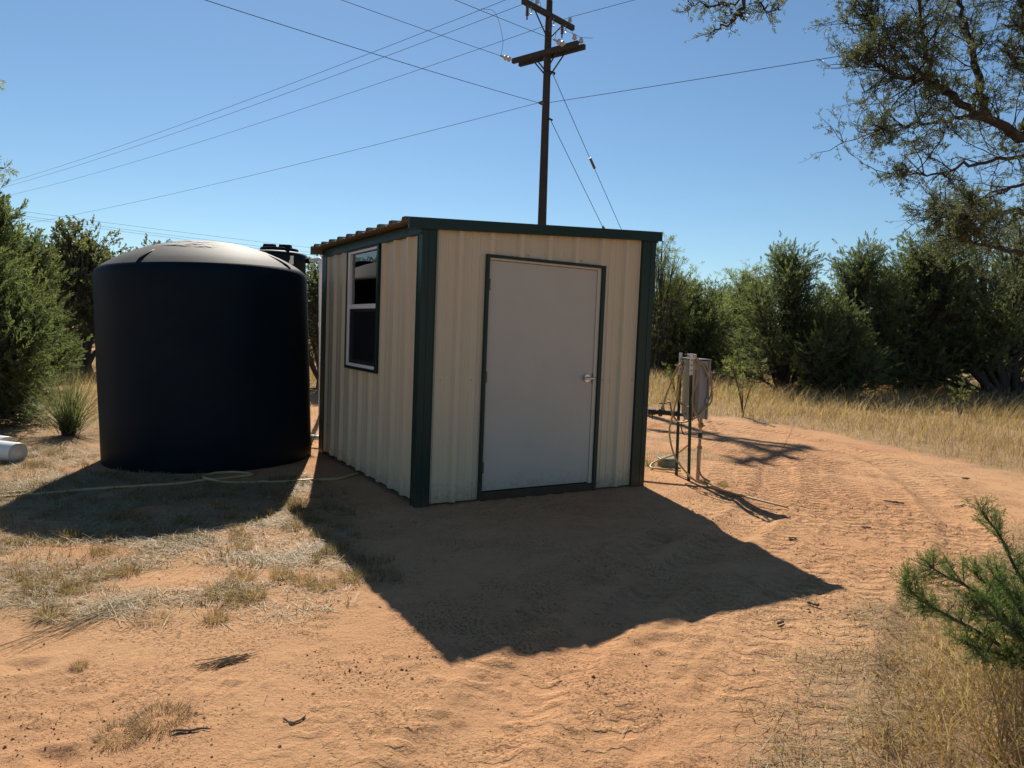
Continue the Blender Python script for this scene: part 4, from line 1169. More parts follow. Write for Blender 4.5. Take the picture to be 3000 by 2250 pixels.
plant_tree('mesquite_tree', 'mesq_a', (5.35, 27.0), 0.3, 1.03, 'thin feathery mesquite tree rising beside the shed corner')
plant_tree('mesquite_tree', 'mesq_b', (9.9, 31.0), 1.0, 1.0, 'pale green mesquite tree behind the dark rounded bush')
plant_tree('mesquite_tree', 'mesq_b', (7.3, 33.0), 3.0, 0.92, 'pale mesquite tree between the thin one and the bush')
plant_tree('mesquite_tree', 'mesq_b', (14.6, 30.0), 5.0, 0.95, 'pale mesquite foliage showing through behind the junipers')
# left side
plant_tree('juniper_tree', 'jun_left', (-7.22, 9.75), 0.0, (0.95, 0.95, 0.98), 'dense near juniper tree at left edge beside the yucca')
plant_tree('juniper_tree', 'jun_tall', (-9.15, 12.5), 0.8, 1.05, 'tall dark juniper tip rising at the far left edge')
plant_tree('juniper_tree', 'jun_tall', (-9.1, 13.6), 2.4, 0.86, 'juniper with pointed tips between near juniper and oak')
plant_tree('oak_tree', 'oak_a', (-11.3, 18.8), 0.2, 1.06, 'open crowned scrub oak behind the near juniper')
plant_tree('oak_tree', 'oak_a', (-10.0, 20.4), 2.2, 0.98, 'scrub oak half hidden by the left side of big tank')
plant_tree('oak_tree', 'oak_a', (-4.5, 17.0), 3.9, 0.86, 'bushy oak seen in the gap between tank and shed')
# far belt of scrub
belt = ['far juniper seen over the left grass behind the oaks', 'far dark juniper behind the left scrub oaks', 'far juniper behind the big tank', 'far juniper right of the big tank', 'far juniper behind the shed',
        'far bush behind the shed and pole', 'far juniper left of the thin mesquite', 'far juniper behind the pale mesquites', 'far juniper behind the tall bushy one', 'far juniper filling the gap at right',
        'far juniper behind the spreading tree', 'far juniper at the right edge of the belt']
for k, (x, y) in enumerate([(-24, 33), (-18, 30), (-13.5, 32), (-8, 33), (-3.0, 35), (1.2, 37), (6.0, 38), (10.5, 37), (15, 36), (19, 34), (24, 33), (28, 31)]):
    plant_tree('juniper_tree', ('jun_a', 'jun_b', 'jun_bush')[k % 3], (x, y), k * 1.7, (1.1, 1.05, 1.55)[k % 3], belt[k], 'tree', 'belt of far scrub')

# overhanging juniper at the right, trunk outside the frame
ov = tag(empty('juniper_tree', (5.9, 6.3, g1(5.9, 6.3) - 0.05)), 'near juniper whose limbs hang in from the upper right', 'tree')
OB = np.array([5.9, 6.3, 0.0])
limbs = [
    ([(5.9, 6.3, 0), (5.5, 6.1, 1.2), (4.9, 5.8, 2.3), (4.32, 5.6, 2.88), (3.67, 5.4, 3.06), (3.31, 5.3, 3.19), (3.02, 5.2, 3.28), (2.77, 5.1, 3.35), (2.49, 5.0, 3.35), (2.32, 4.92, 3.40)], 0.105, 0.008, 3),
    ([(2.9, 5.15, 3.3), (2.78, 5.1, 3.42), (2.74, 5.1, 3.62), (2.63, 5.0, 3.78), (2.55, 4.95, 4.0)], 0.03, 0.008, 2),
    ([(3.31, 5.3, 3.19), (3.3, 5.4, 3.52), (3.28, 5.5, 3.8), (3.26, 5.6, 4.06), (3.2, 5.6, 4.4)], 0.045, 0.01, 1),
    ([(3.02, 5.2, 3.28), (2.72, 5.25, 3.52), (2.48, 5.2, 3.66), (2.36, 5.2, 3.80)], 0.022, 0.007, 1),
    ([(3.31, 5.3, 3.19), (3.03, 5.2, 3.13), (2.65, 5.0, 3.02), (2.42, 4.95, 2.98)], 0.026, 0.006, 1),
    ([(4.32, 5.6, 2.9), (3.98, 5.5, 3.0), (3.68, 5.4, 2.95), (3.17, 5.2, 2.83), (2.88, 5.1, 2.72), (2.64, 5.0, 2.71)], 0.035, 0.005, 2),
    ([(4.6, 5.7, 2.6), (4.19, 5.6, 2.85), (3.76, 5.5, 2.78), (3.5, 5.4, 2.68), (3.26, 5.3, 2.6)], 0.035, 0.005, 2),
    ([(5.5, 6.2, 1.6), (4.97, 6.6, 2.6), (4.4, 6.4, 2.75), (3.96, 6.2, 2.66), (3.56, 6.0, 2.62), (3.44, 6.0, 2.63)], 0.06, 0.007, 3),
    ([(5.5, 6.2, 1.6), (5.0, 6.6, 2.3), (4.43, 6.4, 2.39), (4.05, 6.3, 2.42), (3.69, 6.2, 2.49)], 0.06, 0.007, 3),
    ([(4.32, 5.6, 2.9), (4.1, 5.6, 3.5), (3.8, 5.5, 3.9), (3.5, 5.3, 4.3)], 0.07, 0.012, 3),
    ([(3.67, 5.4, 3.06), (3.6, 5.3, 3.4), (3.5, 5.2, 3.7), (3.4, 5.0, 4.0)], 0.04, 0.01, 3),
    ([(4.1, 5.6, 3.5), (3.0, 5.2, 4.6), (2.0, 4.8, 4.5), (1.45, 4.6, 3.95), (1.32, 4.4, 3.62), (1.24, 4.3, 3.48), (1.23, 4.3, 3.40), (1.17, 4.3, 3.35), (1.06, 4.3, 3.28)], 0.05, 0.004, 0),
    ([(1.32, 4.4, 3.62), (1.34, 4.3, 3.47), (1.38, 4.3, 3.42), (1.46, 4.3, 3.43)], 0.008, 0.003, 0),
    ([(1.24, 4.3, 3.48), (1.11, 4.3, 3.44), (0.99, 4.3, 3.45), (0.91, 4.3, 3.42)], 0.007, 0.003, 0)]
dens = [60, 26, 34, 24, 15, 15, 14, 40, 42, 48, 40, 0, 0, 0]
rng = np.random.default_rng(77)
wood, leaf = MB(), MB()
tp = [spray_tpl(rng, 9, 0.105, 0.45, 0.95) for _ in range(6)]
P, D, S, T = [], [], [], []
def twig(p0, d, L, r, depth, leafy_):
    """crooked twig with side shoots; sprays sit near the ends"""
    n = 4; pts = [np.array(p0, float)]; d = d / np.linalg.norm(d)
    for k in range(n):
        d = d + rng.normal(0, 0.22, 3) + np.array([0, 0, 0.03]); d /= np.linalg.norm(d)
        pts.append(pts[-1] + d * L / n)
    wood.tube(np.array(pts), np.linspace(r, r * 0.45, n + 1), 3, cap=False)
    if depth:
        for k in range(rng.integers(3, 5)):
            q = pts[rng.integers(1, n + 1)]
            twig(q, d * 0.7 + rng.normal(0, .75, 3), L * rng.uniform(.4, .7), r * 0.55, depth - 1, leafy_)
    if leafy_ and (depth < 2):
        for k in range(1, n + 1):
            if rng.uniform() < (0.75 if depth == 0 else 0.25):
                for _ in range(1):
                    P.append(pts[k] + rng.normal(0, .008, 3)); D.append(d + rng.normal(0, .7, 3) + np.array([0, 0, .25]))
                    S.append(rng.uniform(.035, .065)); T.append(0.45 + rng.normal(0, .2))
for (pts, ra, rb, _), nt in zip(limbs, dens):
    c = spline(pts, 6)
    c[1:-1] += rng.normal(0, 0.012, (len(c) - 2, 3))
    t_ = np.linspace(0, 1, len(c))
    wood.tube(c - OB, ra + (rb - ra) * t_ ** 0.42, 9)
    for k in range(nt):
        i = int((0.28 + 0.72 * rng.uniform() ** 0.8) * (len(c) - 1))
        if c[i][0] > 4.9: continue
        dd = c[min(i + 1, len(c) - 1)] - c[max(i - 1, 0)]; dd /= np.linalg.norm(dd) + 1e-9
        o = rng.normal(size=3); o -= dd * o.dot(dd); o /= np.linalg.norm(o); o[1] *= 0.8
        lf = rng.uniform() < (0.35 if pts[-1][2] < 2.75 and pts[-1][0] < 3.3 else 0.9)
        twig(c[i] - OB, dd * 0.7 + o * 0.9, rng.uniform(.16, .32), 0.006, 2, lf)
    # end shoots
    if nt:
        for k in range(6): twig(c[-1] - OB, (c[-1] - c[-3]) / np.linalg.norm(c[-1] - c[-3]) + rng.normal(0, .5, 3), rng.uniform(.10, .2), 0.005, 2, rng.uniform() < .8)
for c in (spline(limbs[11][0][4:], 6), spline(limbs[12][0], 6), spline(limbs[13][0], 6)):
    for k in range(26):
        i = rng.integers(2, len(c)); dd = c[i] - c[i - 2]; dd /= np.linalg.norm(dd)
        twig(c[i] - OB, dd * .6 + rng.normal(0, .6, 3) + np.array([-.1, 0, -.1]), rng.uniform(.04, .11), 0.003, 0, True)
place(leaf, tp, rng, np.array(P), np.array(D), np.array(S), np.array(T), 0.14)
wood.build('trunk', M['bark'], ov, smooth=True)
leaf.build('crown', M['juniper_near'], ov)

# mesquite at the left, only two twig ends reach the picture
mq = tag(empty('mesquite_tree', (-6.3, 6.3, g1(-6.3, 6.3) - 0.05)), 'near mesquite with two feathery twigs poking in at upper left', 'tree')
MQ = np.array([-6.3, 6.3, 0.0])
rng = np.random.default_rng(91)
wood, leaf = MB(), MB()
tp = [spray_tpl(rng, 18, 0.05, 0.42, 1.2, 0.35) for _ in range(4)]
P, D, S, T = [], [], [], []
for pts, r_ in (([(-6.3, 6.3, 0), (-6.1, 6.2, 1.4), (-5.6, 6.0, 2.5), (-5.0, 5.6, 3.1), (-4.3, 5.2, 3.25), (-3.80, 5.05, 3.18), (-3.54, 5.0, 3.14)], 0.11),
                ([(-5.6, 6.0, 2.5), (-5.0, 5.5, 2.55), (-4.3, 5.2, 2.58), (-3.80, 5.05, 2.54), (-3.52, 5.0, 2.55)], 0.03),
                ([(-6.1, 6.2, 1.4), (-6.4, 6.0, 2.6), (-6.2, 5.6, 3.6), (-5.6, 5.2, 4.2)], 0.06), ([(-5.6, 6.0, 2.5), (-5.5, 6.3, 3.4), (-5.2, 6.2, 4.2)], 0.05)):
    c = spline(pts, 8); wood.tube(c - MQ, np.linspace(r_, 0.004, len(c)), 8)
    for k in range(30):
        i = rng.integers(int(len(c) * .5), len(c)); 
        P.append(c[i] - MQ); D.append(rng.normal(0, .6, 3) + np.array([.3, 0, -.3])); S.append(rng.uniform(.09, .16)); T.append(rng.uniform(.2, .8))
place(leaf, tp, rng, np.array(P), np.array(D), np.array(S), np.array(T))
wood.build('trunk', M['bark_grey'], mq, smooth=True); leaf.build('crown', M['mesquite'], mq)

# young juniper in the right foreground
sp = tag(empty('young_juniper', (2.47, 3.12, g1(2.47, 3.12))), 'bright green young juniper leaning in at lower right', 'bush')
SP = np.array([2.47, 3.12, 0.0])
rng = np.random.default_rng(55)
wood, leaf = MB(), MB()
tp = [spray_tpl(rng, 11, 0.055, 0.36, 0.75) for _ in range(6)]
P, D, S, T = [], [], [], []
stems = [([(2.47, 3.12, -.02), (2.38, 3.11, .29), (2.23, 3.1, .53), (2.15, 3.1, .67), (2.06, 3.1, .77)], .9, 26), ([(2.47, 3.12, -.02), (2.27, 3.06, .24), (1.99, 3.0, .45), (1.87, 3.0, .51), (1.79, 3.0, .55)], 1, 34),
         ([(2.47, 3.12, -.02), (2.12, 3.0, .22), (1.80, 2.9, .39), (1.68, 2.86, .46), (1.61, 2.85, .52)], 1, 34), ([(2.47, 3.12, -.02), (2.15, 3.0, .17), (1.9, 2.9, .26)], 1, 30),
         ([(2.47, 3.12, -.02), (2.42, 3.0, .3), (2.3, 2.9, .5), (2.2, 2.85, .6)], 1, 34), ([(2.47, 3.12, -.02), (2.6, 3.1, .4), (2.62, 3.1, .8), (2.6, 3.1, 1.0)], 1, 30), ([(2.47, 3.12, -.02), (2.3, 3.2, .3), (2.15, 3.25, .45)], 1, 24),
         ([(2.47, 3.12, -.02), (2.3, 2.9, .18), (2.1, 2.75, .3)], 1, 26), ([(2.47, 3.12, -.02), (2.25, 3.05, .34), (2.05, 3.02, .56)], 1, 30), ([(2.47, 3.12, -.02), (2.2, 2.95, .26), (1.95, 2.88, .42)], 1, 28)]
for pts, dn, nt in stems:
    c = spline(pts, 8); wood.tube(c - SP, np.linspace(0.011, 0.002, len(c)), 6)
    for k in range(int(nt * 1.2)):
        f = 0.2 + 0.8 * rng.uniform(); i = int(f * (len(c) - 1)); i = max(i, 1)
        dd = c[i] - c[i - 1]; dd /= np.linalg.norm(dd); L = (0.05 + 0.13 * (1.1 - f)) * rng.uniform(.7, 1.2)
        d = dd * .8 + rng.normal(0, .55, 3) + np.array([0, 0, .3]); d /= np.linalg.norm(d)
        q0 = c[i] - SP; q1 = q0 + d * L; qm = (q0 + q1) / 2 + rng.normal(0, .008, 3)
        tw = bez(q0, qm, q1, 5); wood.tube(tw, np.linspace(.0028, .001, 5), 3, cap=False)
        for j in range(int(8 + L * 120)):
            g = tw[rng.integers(1, 5)]
            P.append(g + rng.normal(0, .006, 3)); D.append(d + rng.normal(0, .6, 3)); S.append(rng.uniform(.03, .055)); T.append(.5 + rng.normal(0, .2))
place(leaf, tp, rng, np.array(P), np.array(D), np.array(S), np.array(T))
wood.build('stem', M['bark_grey'], sp, smooth=True); leaf.build('foliage', M['sapling'], sp)

# ---- blades ----
def blades(mb, rng, x, y, h, w, lean, az, tint, curve=0.6, z=None, seg=3):
    """flat tapering ribbons with a bend; lean is the tilt at the base (radians)"""
    n = len(x)
    if n == 0: return
    z = gz(x, y) if z is None else z
    d = np.stack([np.cos(az), np.sin(az), np.zeros(n)], -1)
    sd = np.stack([-np.sin(az + 0.0), np.cos(az), np.zeros(n)], -1)
    tw = rng.uniform(-1.0, 1.0, n)
    sd = sd * np.cos(tw)[:, None] + d * np.sin(tw)[:, None]
    p = np.stack([x, y, z - 0.006], -1); ang = lean.copy()
    V = []
    for k in range(seg + 1):
        ww = (w * (1 - k / seg) ** 0.7 * 0.5)[:, None]
        if k < seg: V += [p - sd * ww, p + sd * ww]
        else: V += [p]
        p = p + (d * np.sin(ang)[:, None] + np.array([0, 0, 1.0]) * np.cos(ang)[:, None]) * (h / seg)[:, None]
        ang = ang + curve * np.clip(1 + 0 * ang, 0, 2) / seg * rng.uniform(.4, 1.6, n)
        ang = np.minimum(ang, 2.0)
    V = np.stack(V, 1)
    m_ = 2 * seg + 1
    o = (np.arange(n) * m_)[:, None]
    q = np.concatenate([o + np.array([[2 * k, 2 * k + 1, 2 * k + 3, 2 * k + 2]]) for k in range(seg - 1)], 0)
    t = o + np.array([[2 * seg - 2, 2 * seg - 1, 2 * seg]])
    mb.add(V.reshape(-1, 3), q, t, np.repeat(np.clip(tint, 0, 1), m_))

def scatter(rng, n, x0, x1, y0, y1, fn):
    x = rng.uniform(x0, x1, n); y = rng.uniform(y0, y1, n)
    k = rng.uniform(0, 1, n) < fn(x, y)
    return x[k], y[k]
def nr(rng, n, m, s): return rng.normal(m, s, n)

rng = np.random.default_rng(5)
# tall golden grass across the track
def field_fn(x, y):
    inside = soft(x, y, FIELD, 0.25, 3)
    view = (np.abs(x) < 0.95 * y + 1.5)
    return inside * view * (0.35 + 0.65 * sstep(0.35, 0.6, fbm(x, y, 0.7, 2, 61))) * np.clip(13.0 / y, 0.35, 1.0)
mb = MB()
x, y = scatter(rng, 170000, -6, 24, 7, 30, field_fn)
dd = polydist(x, y, FIELD[:9])[0]
n = len(x); hh_ = (0.06 + 0.46 * fbm(x, y, .5, 3, 63) + 0.12 * rng.uniform(size=n)) * (0.45 + 0.55 * sstep(0.0, 0.9, dd)) * (1 + 0.45 * sstep(14, 20, y))
blades(mb, rng, x, y, hh_, np.clip(0.0045 * y / 9, 0.005, 0.013) * rng.uniform(.6, 1.5, n), np.abs(nr(rng, n, 0.40, 0.38)), nr(rng, n, 0.3, 1.7), nr(rng, n, 0.45 , 0.24) + 0.6 * (fbm(x, y, .9, 3, 65) - .5), 1.5)
# seed stalks that arch above the rest
x, y = scatter(rng, 26000, -6, 22, 8, 27, lambda a, b: field_fn(a, b) * sstep(9.5, 17, b) * 0.6)
n = len(x)
blades(mb, rng, x, y, rng.uniform(.45, .85, n), np.full(n, 0.007), np.abs(nr(rng, n, 0.12, 0.15)), nr(rng, n, 0.4, 1.2), nr(rng, n, 0.75, 0.15), 1.5, seg=4)
tag(mb.build('tall_dry_grass', M['grass_gold']), 'tall golden dry grass field beyond the sandy track', 'grass', None, 'stuff')

# grass behind and left of the tank
mb = MB()
def lb_fn(x, y): return soft(x, y, LEFTB, 0.5, 4) * (0.3 + 0.7 * sstep(0.35, 0.6, fbm(x, y, 0.8, 2, 71)))
x, y = scatter(rng, 95000, -22, -2, 7.4, 28, lambda a, b: np.maximum(lb_fn(a, b), ((a > -3.3) & (b > 10)) * 0.3) * np.clip(11.0 / b, 0.3, 1))
n = len(x); hh_ = (0.07 + 0.28 * sstep(8.2, 12, y)) * rng.uniform(.6, 1.4, n)
blades(mb, rng, x, y, hh_, np.clip(0.0035 * y / 9, 0.0035, 0.012) * rng.uniform(.7, 1.3, n), np.abs(nr(rng, n, 0.3, 0.3)), nr(rng, n, 0.3, 1.5), nr(rng, n, 0.5, 0.2), 0.9)
tag(mb.build('tall_dry_grass', M['grass_gold']), 'golden dry grass between the near juniper and the big tank', 'grass', None, 'stuff')

# short grass and thatch left of the shed
mb = MB(); mt = MB()
def lc_fn(x, y):
    c = soft(x, y, LEFTC, 0.35, 5) * (1 - soft(x, y, TONGUE, 0.12, 6))
    return c * (0.22 + 0.78 * sstep(0.30, 0.52, fbm(x, y, 0.55, 3, 9)))
x, y = scatter(rng, 150000, -6.2, -0.6, 3.0, 8.3, lc_fn)
n = len(x); tuft = sstep(0.52, 0.75, fbm(x, y, 0.13, 2, 81))
hh_ = (0.014 + 0.055 * tuft) * rng.uniform(.6, 1.5, n)
blades(mb, rng, x, y, hh_, rng.uniform(.0026, .0062, n), np.abs(nr(rng, n, .4, .35)), rng.uniform(0, 6.28, n), 0.55 - .35 * tuft + nr(rng, n, 0, .2), 0.7, seg=2)
x, y = scatter(rng, 200000, -6.2, -0.6, 3.0, 8.3, lambda a, b: np.maximum(lc_fn(a, b), 0.12 * soft(a, b, LEFTC, 0.5, 15)) * (0.3 + 0.7 * sstep(.4, .6, fbm(a, b, .8, 2, 85))))
n = len(x)
blades(mt, rng, x, y, rng.uniform(.03, .15, n), rng.uniform(.0025, .0055, n), nr(rng, n, 1.42, .12), rng.uniform(0, 6.28, n), nr(rng, n, .5, .25), 0.2, z=gz(x, y) + rng.uniform(.004, .02, n), seg=2)
tag(mb.build('short_grass', M['grass_short']), 'short sparse brown grass in front of the big tank', 'grass', None, 'stuff')
tag(mt.build('straw_litter', M['straw']), 'bleached straw litter lying over sand on the left', 'straw', None, 'stuff')

# right foreground: standing dry grass and flattened straw
mb = MB(); mt = MB()
def fg_fn(x, y): return softs(x, y, FGR, 0.24, 7) * (0.4 + .6 * sstep(.3, .55, fbm(x, y, .3, 2, 91)))
x, y = scatter(rng, 85000, 0.5, 5.2, 1.2, 7, lambda a, b: fg_fn(a, b) * np.clip(3.0 / b, .3, 1))
dd = polydist(x, y, FGR[:10])[0]; n = len(x)
hh_ = (0.05 + .25 * sstep(.10, .7, dd)) * rng.uniform(.55, 1.35, n)
blades(mb, rng, x, y, hh_, np.clip(rng.lognormal(-5.75, .45, n), .0016, .007), np.abs(nr(rng, n, .5, .45)), nr(rng, n, 2.6, 1.8), nr(rng, n, .45, .28) + .6 * (fbm(x, y, .35, 2, 93) - .5), 1.5)
x, y = scatter(rng, 80000, 0.3, 6.0, 1.2, 7.5, lambda a, b: np.maximum(fg_fn(a, b), .30 * softs(a, b, FGR, .42, 95)) * sstep(1.1, .2, polydist(a, b, FGR[:10])[0]) * .55)
n = len(x)
blades(mt, rng, x, y, rng.uniform(.05, .22, n), rng.uniform(.0018, .0045, n), nr(rng, n, 1.38, .18), nr(rng, n, 2.9, 1.2), nr(rng, n, .5, .25), .25, z=gz(x, y) + rng.uniform(.003, .03, n), seg=3)
tag(mb.build('dry_grass', M['grass_gold']), 'tangled dry grass around the young juniper at lower right', 'grass', None, 'stuff')
tag(mt.build('straw_litter', M['straw']), 'pale flattened straw fringing the track at lower right', 'straw', None, 'stuff')

# loose stems in the shade and near the posts
mt = MB()
def lit_fn(x, y):
    a = np.exp(-(((x - 1.35) / .55) ** 2 + ((y - 4.25) / .35) ** 2)) + .8 * np.exp(-(((x + .35) / .35) ** 2 + ((y - 5.45) / .18) ** 2)) + .25 * np.exp(-(((x - 1.9) / .5) ** 2 + ((y - 5.1) / .4) ** 2))
    return a * .8 + .012
x, y = scatter(rng, 9000, -1.2, 4.2, 2.0, 6.5, lit_fn); n = len(x)
blades(mt, rng, x, y, rng.uniform(.02, .11, n), rng.uniform(.0018, .0036, n), nr(rng, n, 1.42, .12), rng.uniform(0, 6.28, n), nr(rng, n, .35, .25), .2, z=gz(x, y) + rng.uniform(.002, .012, n), seg=2)
x, y = scatter(rng, 7000, 0.2, 2.9, 7.2, 12.4, lambda a, b: soft(a, b, POSTG, .4, 8) * sstep(.4, .6, fbm(a, b, .5, 2, 19))); n = len(x)
blades(mt, rng, x, y, rng.uniform(.02, .09, n), rng.uniform(.003, .005, n), np.abs(nr(rng, n, .6, .4)), rng.uniform(0, 6.28, n), nr(rng, n, .4, .25), .6, seg=2)
tag(mt.build('straw_litter', M['straw']), 'thin scattered straw in the shed shadow and by the posts', 'straw', None, 'stuff')

# single tufts
def tuft_mesh(seed, n, r, h, w, lean):
    rg = np.random.default_rng(seed); m = MB()
    a = rg.uniform(0, 6.28, n); q = r * np.sqrt(rg.uniform(0, 1, n))
    blades(m, rg, q * np.cos(a), q * np.sin(a), h * rg.uniform(.5, 1.2, n), np.full(n, w), np.abs(rg.normal(lean, .25, n)) , a + rg.normal(0, .6, n), np.clip(rg.normal(.4, .22, n), 0, 1), .8, z=np.zeros(n), seg=3)
    return m
protos = []
def tuft(name, key, x, y, sc, label, group=None, mat='grass_short'):
    global protos
    hit = [o for k_, o in protos if k_[0] == key]
    if hit: o = hit[0].copy(); COL.objects.link(o)
    else:
        o = tuft_mesh(*TUFT[key]).build(name, M[mat]); protos.append(((key,), o))
    o.location = (x, y, g1(x, y)); o.scale = (sc, sc, sc); o.rotation_euler = (0, 0, x * 7 + y * 3)
    for k_ in ('label', 'category', 'group'):
        if k_ in o: del o[k_]
    tag(o, label, 'grass tuft', group); return o
TUFT = {'a': (201, 330, .075, .080, .0019, .5), 'b': (202, 260, .06, .09, .0019, .42), 'c': (203, 420, .10, .075, .0019, .85), 'w': (204, 60, .05, .20, .004, .4)}
for k, (x, y, s) in enumerate([(-2.28, 3.76, 1.), (-2.2, 3.41, 1.1), (-1.51, 3.80, 1.15), (-1.34, 3.77, 1.1), (-1.39, 3.68, .8), (-1.41, 3.46, .9), (-1.5, 4.04, 1.0), (-1.29, 4.09, 1.), (-1.8, 4.8, .9), (-2.17, 4.06, 1.1), (-2.29, 3.98, .9), (-2.52, 3.8, 1.), (-1.02, 3.95, 1.), (-.9, 4.12, 1.0), (-1.15, 4.02, .9),
                               (-1.62, 5.62, 1.2), (-1.72, 5.85, 1.1), (-1.45, 5.35, 1.), (-1.3, 4.95, 1.), (-1.55, 5.1, 1.), (-1.1, 4.6, 1.0), (-1.9, 5.0, .8), (-.95, 4.45, .9), (-1.7, 4.6, .9), (-2.5, 4.4, .9), (-2.9, 4.7, 1.), (-3.2, 4.3, .9)]):
    tuft('grass_tuft', 'ab'[k % 2], x, y, s, 'small upright brown grass tuft on the sand left of the shed shadow', 'brown grass tufts left of the shed')
tuft('grass_tuft', 'c', -1.70, 3.42, .8, 'isolated flat grass tuft at the lower edge of the left grass')
tuft('grass_tuft', 'c', -1.24, 2.55, 1.0, 'larger matted grass tuft alone in the lower left foreground')
tuft('grass_tuft', 'c', -1.33, 2.43, .8, 'matted grass tuft joined to the lower left of the larger one')
tuft('grass_tuft', 'b', -1.12, 2.1, .6, 'greenish tuft cut by the bottom edge of the picture')
tuft('grass_tuft', 'a', -1.76, 2.92, .45, 'tiny grey grass tuft beside a scraped hole')
tuft('grass_tuft', 'b', 2.20, 7.30, .9, 'brown grass tuft at the foot of the posts')
tuft('grass_tuft', 'a', 2.03, 7.42, .8, 'thin grass tuft between the posts and the trailing hose')
tuft('grass_tuft', 'w', 1.62, 8.25, 1., 'green weed tuft left of the round ground box', mat='weed')

# weeds
def weed(x, y, h, label, seed, n=60):
    e = tag(empty('weed', (x, y, g1(x, y))), label, 'weed'); rg = np.random.default_rng(seed)
    st_, lf = MB(), MB(); tpw = [spray_tpl(rg, 11, 0.11, .42, 1.0) for _ in range(4)]; P, D, S, T = [], [], [], []
    for k in range(9):
        a = rg.uniform(0, 6.28); L = h * rg.uniform(.6, 1.05); tip = np.array([math.cos(a) * .30 * h, math.sin(a) * .30 * h, L]); c = bez(np.zeros(3), np.array([tip[0] * .3, tip[1] * .3, L * .6]), tip, 8)
        st_.tube(c, np.linspace(.009, .003, 8), 4)
        for j in range(n // 9):
            P.append(c[rg.integers(3, 8)] + rg.normal(0, .02, 3)); D.append(rg.normal(0, .7, 3) + np.array([math.cos(a) * .4, math.sin(a) * .4, .3])); S.append(rg.uniform(.10, .2) * h); T.append(rg.uniform(0, 1))
    place(lf, tpw, rg, np.array(P), np.array(D), np.array(S), np.array(T)); st_.build('stem', M['bark_grey'], e); lf.build('foliage', M['weed'], e)
weed(4.55, 14.1, 1.05, 'leggy pale green weed in the grass right of the grey box', 301, 48)
weed(9.6, 15.4, .8, 'low green weed in the golden grass before the spreading juniper', 302)
weed(4.0, 17.5, 1.0, 'green weed in the grass behind the grey box', 303)
weed(-2.28, 8.15, .22, 'small leafy weed at the back corner of the shed', 304, 50)

# yucca
yc = tag(empty('yucca', (-5.58, 9.05, g1(-5.58, 9.05))), 'spiky green yucca clump beside the big tank', 'yucca')
rg = np.random.default_rng(401); m = MB(); n = 420
a = rg.uniform(0, 6.28, n); tl = np.abs(rg.normal(.62, .42, n)).clip(0, 1.45)
blades(m, rg, rg.normal(0, .05, n), rg.normal(0, .05, n), rg.uniform(.55, .95, n), rg.uniform(.008, .013, n), tl, a, np.clip(rg.normal(.4, .2, n) + .5 * (tl > 1.15), 0, 1), .15, z=rg.uniform(0, .12, n), seg=3)
m.build('leaf_rosette', M['yucca'], yc)
m = MB(); m.tube([(0, 0, -.05), (0, 0, .12)], [.09, .05], 10); m.build('stem', M['bark'], yc)

# ------------------------------------------------------------------ small litter on the sand
rng = np.random.default_rng(9)
mb = MB()
ico_v = np.array([(1, 0, 0), (0, 1, 0), (-1, 0, 0), (0, -1, 0), (0, 0, 1), (0, 0, -1)], float)
ico_t = np.array([(0, 1, 4), (1, 2, 4), (2, 3, 4), (3, 0, 4), (1, 0, 5), (2, 1, 5), (3, 2, 5), (0, 3, 5)])
def clod_fn(x, y):
    d = polydist(x, y, ROAD)[0]
    return (0.05 + 0.95 * sstep(.5, .68, fbm(x, y, .6, 3, 95))) * np.clip(4.0 / y, .25, 1.0)
x, y = scatter(rng, 60000, -3.2, 5.0, 1.7, 10, clod_fn)
n = len(x); r = np.clip(rng.lognormal(-5.85, .45, n), .002, .009)
z = gz(x, y)
V = ico_v[None] * (1 + rng.normal(0, .25, (n, 6, 1))) * r[:, None, None] * np.array([1, 1, .75]) + np.stack([x, y, z + r * .25], -1)[:, None, :]
mb.add(V.reshape(-1, 3), None, (np.arange(n) * 6)[:, None, None] + ico_t[None])
tag(mb.build('soil_clods', M['clod']), 'small reddish soil clods strewn over the sand', 'clods', None, 'stuff')

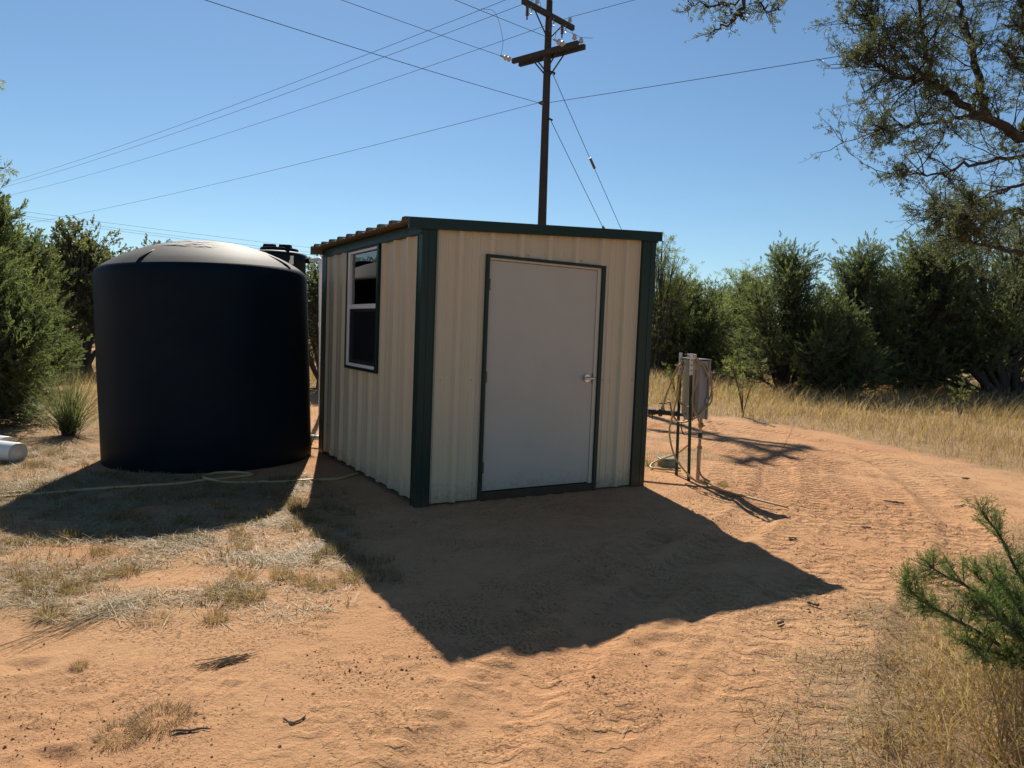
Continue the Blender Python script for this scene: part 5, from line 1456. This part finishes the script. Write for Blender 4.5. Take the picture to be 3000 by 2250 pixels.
def stick(name, pts, r, mat, label, cat='stick'):
    P = spline([(p[0], p[1], 0) for p in pts], 5); P[:, 2] = gz(P[:, 0], P[:, 1]) + r * .8
    P += np.random.default_rng(int(abs(pts[0][0]) * 100)).normal(0, r * .10, P.shape)
    r = r * 0.5; m = MB(); rr = np.full(len(P), r) * np.random.default_rng(int(abs(pts[0][1]) * 100)).uniform(.75, 1.15, len(P)); rr[0] *= .6; rr[-1] *= .4
    m.tube(P, rr, 7); return tag(m.build(name, M[mat]), label, cat)
stick('stick', [(3.58, 6.79), (3.65, 6.74), (3.73, 6.69)], .020, 'stick', 'dark wood chunk on the track right of the trailing hose')
stick('stick', [(1.72, 4.0), (1.745, 3.975), (1.77, 3.95)], .016, 'stick', 'short dark stick just below the tip of the shed shadow')
stick('stick', [(1.44, 3.69), (1.46, 3.70), (1.485, 3.715)], .016, 'stick', 'stubby dark wood bit below the right end of shadow')
stick('stick', [(2.90, 5.81), (2.93, 5.80), (2.97, 5.79)], .014, 'stick', 'small dark bit alone on sand right of the shadow tip')
stick('stick', [(2.12, 5.33), (2.16, 5.35), (2.20, 5.38)], .012, 'stick', 'thin dark twig bit beside the right shadow edge')
stick('stick', [(4.25, 6.79), (4.31, 6.78), (4.37, 6.80)], .015, 'stick_pale', 'pale bleached bit lying on the track at right')
stick('stick', [(5.2, 8.2), (5.28, 8.18)], .02, 'stick', 'dark clump near the grass edge at right')
stick('stick', [(-.80, 2.58), (-.76, 2.56), (-.72, 2.60)], .008, 'stick', 'crooked dark twig in the lower centre left foreground')
stick('stick', [(-1.16, 2.46), (-1.10, 2.48), (-1.03, 2.49)], .009, 'stick', 'dark stick tucked against the larger matted tuft')
stick('stick', [(.10, 2.12), (.16, 2.07), (.21, 2.03)], .004, 'stick', 'thin twig near the bottom centre of the picture')
# bundles of straw
def bundle(p0, p1, n, label, w=.03, seed=1):
    rg = np.random.default_rng(seed); m = MB(); p0 = np.array(p0); p1 = np.array(p1); L = np.linalg.norm(p1 - p0)
    for k in range(n):
        a = rg.uniform(-.05, .5); b = a + rg.uniform(.3, .65); d = rg.normal(0, .12)
        q0 = p0 + (p1 - p0) * a + rg.normal(0, w, 2); q1 = p0 + (p1 - p0) * b + rg.normal(0, w * .8, 2)
        qs = np.linspace(0, 1, 4)[:, None]; q = q0 + (q1 - q0) * qs
        z = gz(q[:, 0], q[:, 1]) + rg.uniform(.003, .022)
        m.tube(np.column_stack([q, z]), rg.uniform(.0010, .0018), 4, cap=False, tint=float(rg.uniform(.4, 1)))
    return tag(m.build('straw_bundle', M['straw']), label, 'straw')
bundle((-1.26, 2.94), (-1.09, 3.10), 40, 'tight dark bundle of dead stems on the left sand', .022, 3)
bundle((-2.12, 3.03), (-1.92, 3.62), 26, 'long trail of bent straw at the lower left', .055, 4)
